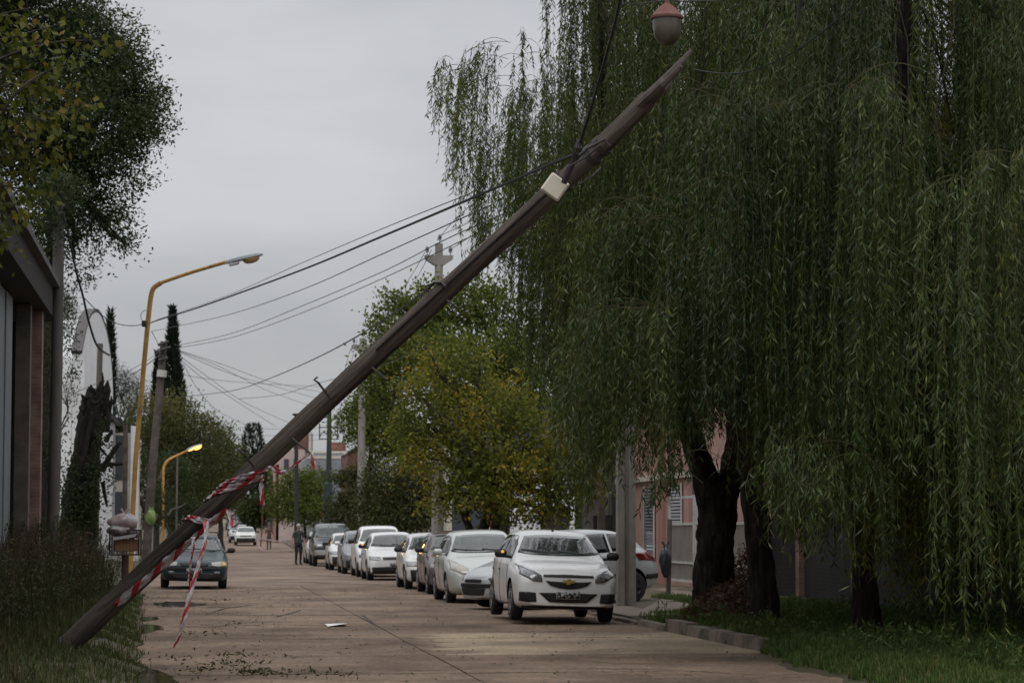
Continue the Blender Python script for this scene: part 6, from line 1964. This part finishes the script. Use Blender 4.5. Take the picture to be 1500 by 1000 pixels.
tree('street_tree', 'orange and yellow autumn tree above the parked cars', on(690, 862, 66.5), .19,
     [(650, 560, 66, 52, 48), (625, 620, 65.5, 45, 42), (690, 610, 65.5, 60, 55), (740, 590, 66.5, 55, 50, .8), (780, 640, 66.5, 55, 55, .8), (660, 680, 65.5, 62, 42), (725, 685, 65.5, 60, 42), (785, 700, 66.5, 50, 36), (700, 730, 65.5, 70, 28), (830, 660, 67, 40, 60, .6), (600, 575, 66, 22, 20), (610, 665, 65.5, 26, 18), (632, 518, 66, 20, 22), (700, 520, 66, 24, 26), (592, 640, 66, 18, 14), (640, 735, 65.5, 26, 18), (760, 742, 66, 40, 24), (820, 725, 66.5, 40, 30), (800, 756, 66.5, 44, 18), (850, 700, 67, 34, 40)],
     22000, .120, .070, LEAFM['yellow'], clump=.27, per=18, seed=22, trunk_pts=[on(700, 862, 66.5), D(702, 800, 66.5), D(712, 760, 66.5), D(722, 720, 66.5)], hollow=.3, branch_n=4,
     yellow=lambda C: np.clip(.26 * np.sin(C[:, 0] * 2.3 + 1) * np.sin(C[:, 2] * 1.9 + C[:, 1]) - .08, -.35, .22))
b = MB()
for pts, r_ in ((((706, 830), (690, 780), (672, 740), (660, 715)), .11), (((712, 835), (724, 780), (730, 740), (742, 700)), .14), (((704, 800), (686, 760), (690, 720)), .06)):
    b.tube(crom([D(x, y, 66.3) - on(690, 862, 66.5) for x, y in pts], 5), [r_ * (1 - .4 * i / 15) for i in range(5 * (len(pts) - 1) + 1)], 8)
tr = [o for o in bpy.data.objects if o.get('label', '').startswith('orange and yellow')][0]
b.build('limb', M_bark, tr, 60)
tree('street_tree', 'green tree with pale tips left of the autumn tree', on(545, 835, 112), .16,
     [(520, 620, 112, 28, 30), (545, 600, 112, 34, 34), (570, 570, 111, 35, 36), (560, 640, 111, 40, 34), (600, 640, 110, 34, 40), (575, 520, 112, 30, 30)], 15000, .16, .095, LEAFM['green'], clump=.30, per=8, seed=23,
     trunk_pts=[on(545, 835, 112), D(543, 760, 112), D(541, 690, 112), D(548, 640, 112)])
tree('shrub', 'large dark rounded shrub with reddish tips above the white cars', on(580, 840, 99), .12,
     [(560, 720, 99, 40, 38), (600, 710, 98, 42, 40), (580, 755, 98, 55, 30), (625, 740, 98, 30, 38), (540, 760, 100, 30, 26), (610, 690, 99, 25, 25)], 20000, .12, .07, LEAFM['shrub'], cat='shrub', clump=.24, per=8, seed=24)
tree('shrub', 'sprawling dark shrub beside the transformer pole', on(505, 825, 128), .1,
     [(500, 750, 128, 24, 26), (525, 700, 128, 22, 16), (510, 700, 128, 28, 10), (540, 690, 128, 20, 18), (520, 740, 127, 26, 26), (545, 730, 126, 20, 26)], 9000, .15, .09, LEAFM['shrub'], cat='shrub', clump=.22, per=8, seed=25)
tree('street_tree', 'small bright green tree behind the standing man', on(446, 812, 166), .12,
     [(430, 715, 166, 26, 26), (455, 712, 166, 24, 26), (415, 740, 166, 22, 20), (445, 745, 165, 34, 22), (470, 740, 166, 18, 24)], 12000, .19, .10, LEAFM['green'], clump=.33, per=8, seed=26,
     trunk_pts=[on(448, 812, 166), D(447, 780, 166), D(445, 755, 166)])
tree('street_tree', 'small dark round tree by the far parked cars', on(372, 800, 205), .12, [(366, 752, 205, 18, 18), (380, 745, 205, 16, 18), (390, 735, 206, 14, 20)], 5000, .24, .13, LEAFM['dark'], clump=.36, per=8, seed=27)
tree('bush', 'brown dry bush between the willow trunks', D(1092, 880, 40.5), .03, [(1090, 835, 40.5, 20, 22), (1080, 852, 40.3, 22, 16), (1098, 815, 40.5, 14, 14)], 1800, .05, .03, LEAFM['bushbrown'], cat='bush', clump=.09, per=6, seed=28)
tree('street_tree', 'backing tree filling the gaps behind the willow', on(880, 840, 90), .2, [(850, 560, 90, 40, 60, .5), (880, 640, 90, 50, 60), (830, 690, 88, 40, 50), (900, 560, 92, 40, 60, .4), (930, 620, 92, 30, 50, .4)], 9000, .13, .07, LEAFM['green'], clump=.25, per=8, seed=29)

# ---- weeping willows
BOT = [(560, 90), (632, 185), (652, 215), (664, 310), (680, 400), (708, 425), (740, 430), (765, 520), (785, 600), (800, 640), (822, 705), (850, 752), (882, 745), (898, 625), (935, 620), (948, 740), (962, 770), (975, 740), (1000, 690), (1030, 650), (1060, 640), (1085, 660), (1105, 720), (1130, 770), (1160, 815), (1210, 830), (1250, 860), (1285, 900), (1330, 930), (1380, 960), (1440, 985), (1500, 985), (1700, 985)]
TOP = [(560, 400), (630, 120), (645, 78), (668, 92), (685, 48), (720, 62), (735, 75), (765, 40), (775, -40), (1700, -500)]
bxs, bys = [p[0] for p in BOT], [p[1] for p in BOT]
txs, tys = [p[0] for p in TOP], [p[1] for p in TOP]
M_twig = mat('willow_twig', (.045, .042, .014), .7, (.075, .062, .02), 4)
def willow(label, base, trunks, cz, cxy, rad, ztop, nclump, seed, mat_, yrange, leafL, spacing, strands=(6, 11), gap=.0, zlow=4.6, full=False, lowp=.45):
    rs = np.random.default_rng(seed)
    base = Vector(base)
    root = empty('willow_tree', tuple(base), 0, label, 'tree', 'weeping willows')
    b = MB()
    ends = []
    for pts, r0, r1 in trunks:
        Q = crom(pts, 10)
        vs, fs, n_ = [], [], 26
        for i, p in enumerate(Q):
            f = i / (len(Q) - 1)
            r_ = r0 + (r1 - r0) * f
            if i < 5 and r0 > .15: r_ *= 1.25 - .05 * i
            for j in range(n_):
                a = 2 * math.pi * j / n_
                q = r_ * (1 + .09 * math.sin(4 * a + i * .4) + .06 * math.sin(7 * a - i * .5) + rs.normal(0, .035))
                vs.append(p - base + Vector((q * math.cos(a), q * math.sin(a), 0)))
        for i in range(len(Q) - 1):
            for j in range(n_): fs.append((i * n_ + j, i * n_ + (j + 1) % n_, (i + 1) * n_ + (j + 1) % n_, (i + 1) * n_ + j))
        b.add(vs, fs)
        ends.append(Q[-1])
    b.build('trunk', M_barkw, root, 60)
    V_all, F_all, R_all = [], [], []
    SV, SF = [], []
    off_ = 0
    br = MB()
    made = 0
    tries = 0
    parents = []
    npar = max(8, nclump // 9)
    dmin = 1.25 * rad / math.sqrt(npar)
    while len(parents) < npar:
        r_ = rad * math.sqrt(rs.uniform(0, 1)); th = rs.uniform(0, 2 * math.pi)
        q = (r_ * math.cos(th), r_ * math.sin(th))
        dmin *= .997
        if all((q[0] - w_[0]) ** 2 + (q[1] - w_[1]) ** 2 > dmin ** 2 for w_ in parents):
            parents.append((q[0], q[1], r_, th, abs(rs.normal(0, .5)) + (rs.uniform(.8, 3.2) if rs.uniform() < .42 else 0), rs.normal(0, .20)))
    while made < nclump and tries < nclump * 14:
        tries += 1
        pa = parents[rs.integers(0, npar)]
        r_, th = pa[2], pa[3]
        ax_ = cxy[0] + pa[0] + rs.normal(0, .24)
        ay_ = cxy[1] + (pa[1] + rs.normal(0, .24)) * yrange
        zt0 = ztop - (ztop - zlow) * (r_ / rad) ** 2.0
        az_ = zt0 - pa[4] - abs(rs.normal(0, .35))
        anchor = np.array([ax_, ay_, az_])
        th2 = th + rs.normal(0, .6)
        out = np.array([math.cos(th2), math.sin(th2), 0.0])
        A = rs.uniform(.25, 1.0)                      # arching twig the strands fall from
        rise = rs.uniform(.05, .35) * A
        tl_ = np.linspace(0, 1, 7)
        def arc_from(an):
            return an[None, :] + out[None, :] * (A * tl_)[:, None] + np.array([0, 0, 1.0])[None, :] * (rise * np.sin(math.pi * tl_ * .8) - .25 * A * tl_ ** 2)[:, None]
        arcp = arc_from(anchor)
        pxs, pys = project(arcp)
        pxa = pxs.min(); pya = pys.min()
        if pxa < 634 or pxa > 1660: continue
        ytop = np.interp(pxa, txs, tys)
        if pya < ytop:
            # lower the anchor to the outline
            anchor[2] -= (ytop - pya + rs.uniform(0, 110) * rs.uniform(0, 1)) * ay_ / FPX
            arcp = arc_from(anchor)
            pya = project(arcp)[1].min()
        ybot = np.interp(pxa, bxs, bys)
        if pya > ybot - 25: continue
        s = FPX / ay_
        lim = (ybot - pya) / s
        length = min(lim * rs.uniform(.72, 1.02), rs.uniform(2.2, 5.5))
        if rs.uniform() < lowp: length = lim * rs.uniform(.78, 1.0) if lim < 8.5 else length
        if length < .35: continue
        # thin the curtain where the photo shows gaps of sky
        if pxa < 1010 and rs.uniform() < gap * np.clip((1010 - pxa) / 200, 0, 1): continue
        made += 1
        if made % 7 == 0 and pxa > 880:
            e = min(ends, key=lambda q: (Vector(q) - Vector(anchor)).length)
            limb(br, Vector(e) - base, Vector(anchor) - base, .024, .005, .10, .12, 9, seed * 1000 + made)
        tone = pa[5] + rs.normal(0, .07)
        SV.append(np.stack([arcp + [0, 0, .004], arcp - [0, 0, .004]], 1).reshape(-1, 3))
        for k in range(int(rs.integers(strands[0], strands[1]) * (.55 if pxa < 790 else 1.0))):
            ta = rs.uniform(.1, 1) ** .7
            L_ = length * (1.03 - .6 * rs.uniform(0, 1) ** 1.6) * (.75 + .25 * ta)
            p0 = np.array([np.interp(ta, tl_, arcp[:, q]) for q in range(3)]) + rs.normal(0, 1, 3) * np.array([.05, .07, .03])
            nseg = max(5, int(L_ / .22))
            t = np.linspace(0, 1, nseg)
            sway = rs.normal(0, .07, 2); arch = rs.uniform(.05, .22)
            path = p0[None, :] + np.stack([out[0] * arch * (1 - np.exp(-4 * t)) + sway[0] * t * L_ * .5, out[1] * arch * (1 - np.exp(-4 * t)) + sway[1] * t * L_ * .5, -t * L_ + .10 * np.sin(np.minimum(t * L_ * 3, math.pi))], 1)
            wob = rs.normal(0, .03, path.shape); wob[0] = 0; wob[:, 2] *= .3
            path = path + np.cumsum(wob, 0) * .5
            SV.append(np.stack([path + [.0016, 0, 0], path - [.0016, 0, 0]], 1).reshape(-1, 3))
            nl = max(6, int(L_ / spacing))
            tt = np.sort(rs.uniform(.02, 1.0, nl))
            C = np.stack([np.interp(tt, t, path[:, j]) for j in range(3)], 1)
            side = rs.uniform(0, 2 * np.pi, nl)
            opening = rs.uniform(.2, 1.1, nl)
            Dd = np.stack([np.cos(side) * opening, np.sin(side) * opening, -np.ones(nl)], 1) + rs.normal(0, .22, (nl, 3))
            V, F = leaves(C - np.array(base), Dd, leafL * rs.uniform(.45, 1.3, nl), leafL * .145 * rs.uniform(.6, 1.3, nl))
            V_all.append(V); F_all.append(F + off_); off_ += len(V)
            R_all.append(np.clip(rs.uniform(0, 1, nl) * .6 + .2 + tone + rs.normal(0, .08), 0, 1))
    np_mesh('crown', np.concatenate(V_all), np.concatenate(F_all), np.concatenate(R_all), mat_, root)
    Vs, Fs, o2 = [], [], 0
    for v in SV:
        n = len(v) // 2
        Vs.append(v - np.array(base)); i = np.arange(n - 1)[:, None] * 2
        Fs.append(i + np.array([[0, 1, 3, 2]]) + o2); o2 += len(v)
    np_mesh('hanging_twigs', np.concatenate(Vs), np.concatenate(Fs), np.full(sum(len(f) for f in Fs), .5), M_twig, root)
    br.build('branches', M_barkw, root, 60)
    print('willow', label[:20], made, tries, off_ // 4)
    return root
w1 = on(1043, 905, 38.6)
willow('largest willow with a forked trunk, trailing over the street', w1,
       [([w1, D(1046, 830, 38.6), D(1050, 760, 38.6), D(1052, 705, 38.6)], .31, .27),
        ([D(1046, 740, 38.6), D(1020, 660, 38.4), D(985, 570, 38.2), D(945, 470, 38), D(910, 330, 37.5), D(880, 100, 37), D(870, -80, 37)], .21, .08),
        ([D(1056, 745, 38.6), D(1078, 660, 38.8), D(1080, 590, 39), D(1090, 450, 39), D(1100, 250, 39), D(1130, 0, 39), D(1140, -160, 39)], .20, .09)],
       0, (7.4, 38.2), 5.0, 11.6, 560, 101, LEAFM['willow'], 1.0, .110, .026, gap=.08, lowp=.55, zlow=7.6)
w2 = on(1120, 922, 35.4)
willow('willow with a single straight trunk right of the forked one', w2,
       [([w2, D(1118, 860, 35.4), D(1108, 760, 35.4), D(1100, 690, 35.4), D(1110, 560, 35.4), D(1130, 400, 35.4), D(1150, 150, 35), D(1160, -160, 34.5)], .21, .09)],
       0, (8.9, 33.8), 4.3, 11.5, 400, 102, LEAFM['willow'], 1.0, .112, .029, gap=.4, lowp=.8)
w3 = on(1268, 938, 32.2)
willow('nearest willow with a thin mottled trunk at the right edge', w3,
       [([w3, D(1268, 880, 32.2), D(1266, 800, 32.2), D(1270, 650, 32.2), D(1290, 450, 32), D(1320, 100, 31), D(1330, -220, 30.5)], .19, .08)],
       0, (9.1, 27.8), 4.0, 10.0, 440, 103, LEAFM['willow_front'], 1.35, .118, .027, lowp=.85)
w4 = Vector((12.9, 33.5, .1))
willow('willow growing by the boundary wall, hidden behind the nearest one', w4,
       [([w4, w4 + Vector((0, 0, 3)), w4 + Vector((.3, .2, 7)), w4 + Vector((0, 0, 9))], .25, .1)],
       0, (12.0, 34), 4.2, 11.5, 230, 104, LEAFM['willow'], 1.2, .14, .045, lowp=.7)

# dry leaves and twigs heaped over the soil mound
k = 2600
a_ = RNG.uniform(0, 2 * np.pi, k); f_ = np.sqrt(RNG.uniform(0, 1, k))
C = np.stack([mound_c.x + .75 * f_ * np.cos(a_), mound_c.y + .9 * f_ * np.sin(a_), mound_c.z + .50 * (1 - f_ ** 2) + RNG.uniform(-.02, .06, k)], 1)
Dd = RNG.normal(size=(k, 3)); Dd[:, 2] *= .5
V, F = leaves(C, Dd, RNG.uniform(.05, .16, k), RNG.uniform(.012, .035, k))
tag(np_mesh('dry_debris', V, F, RNG.uniform(0, 1, k), LEAFM['bushbrown']), 'dry brown leaves and twigs heaped on the soil mound', 'debris', kind='stuff')
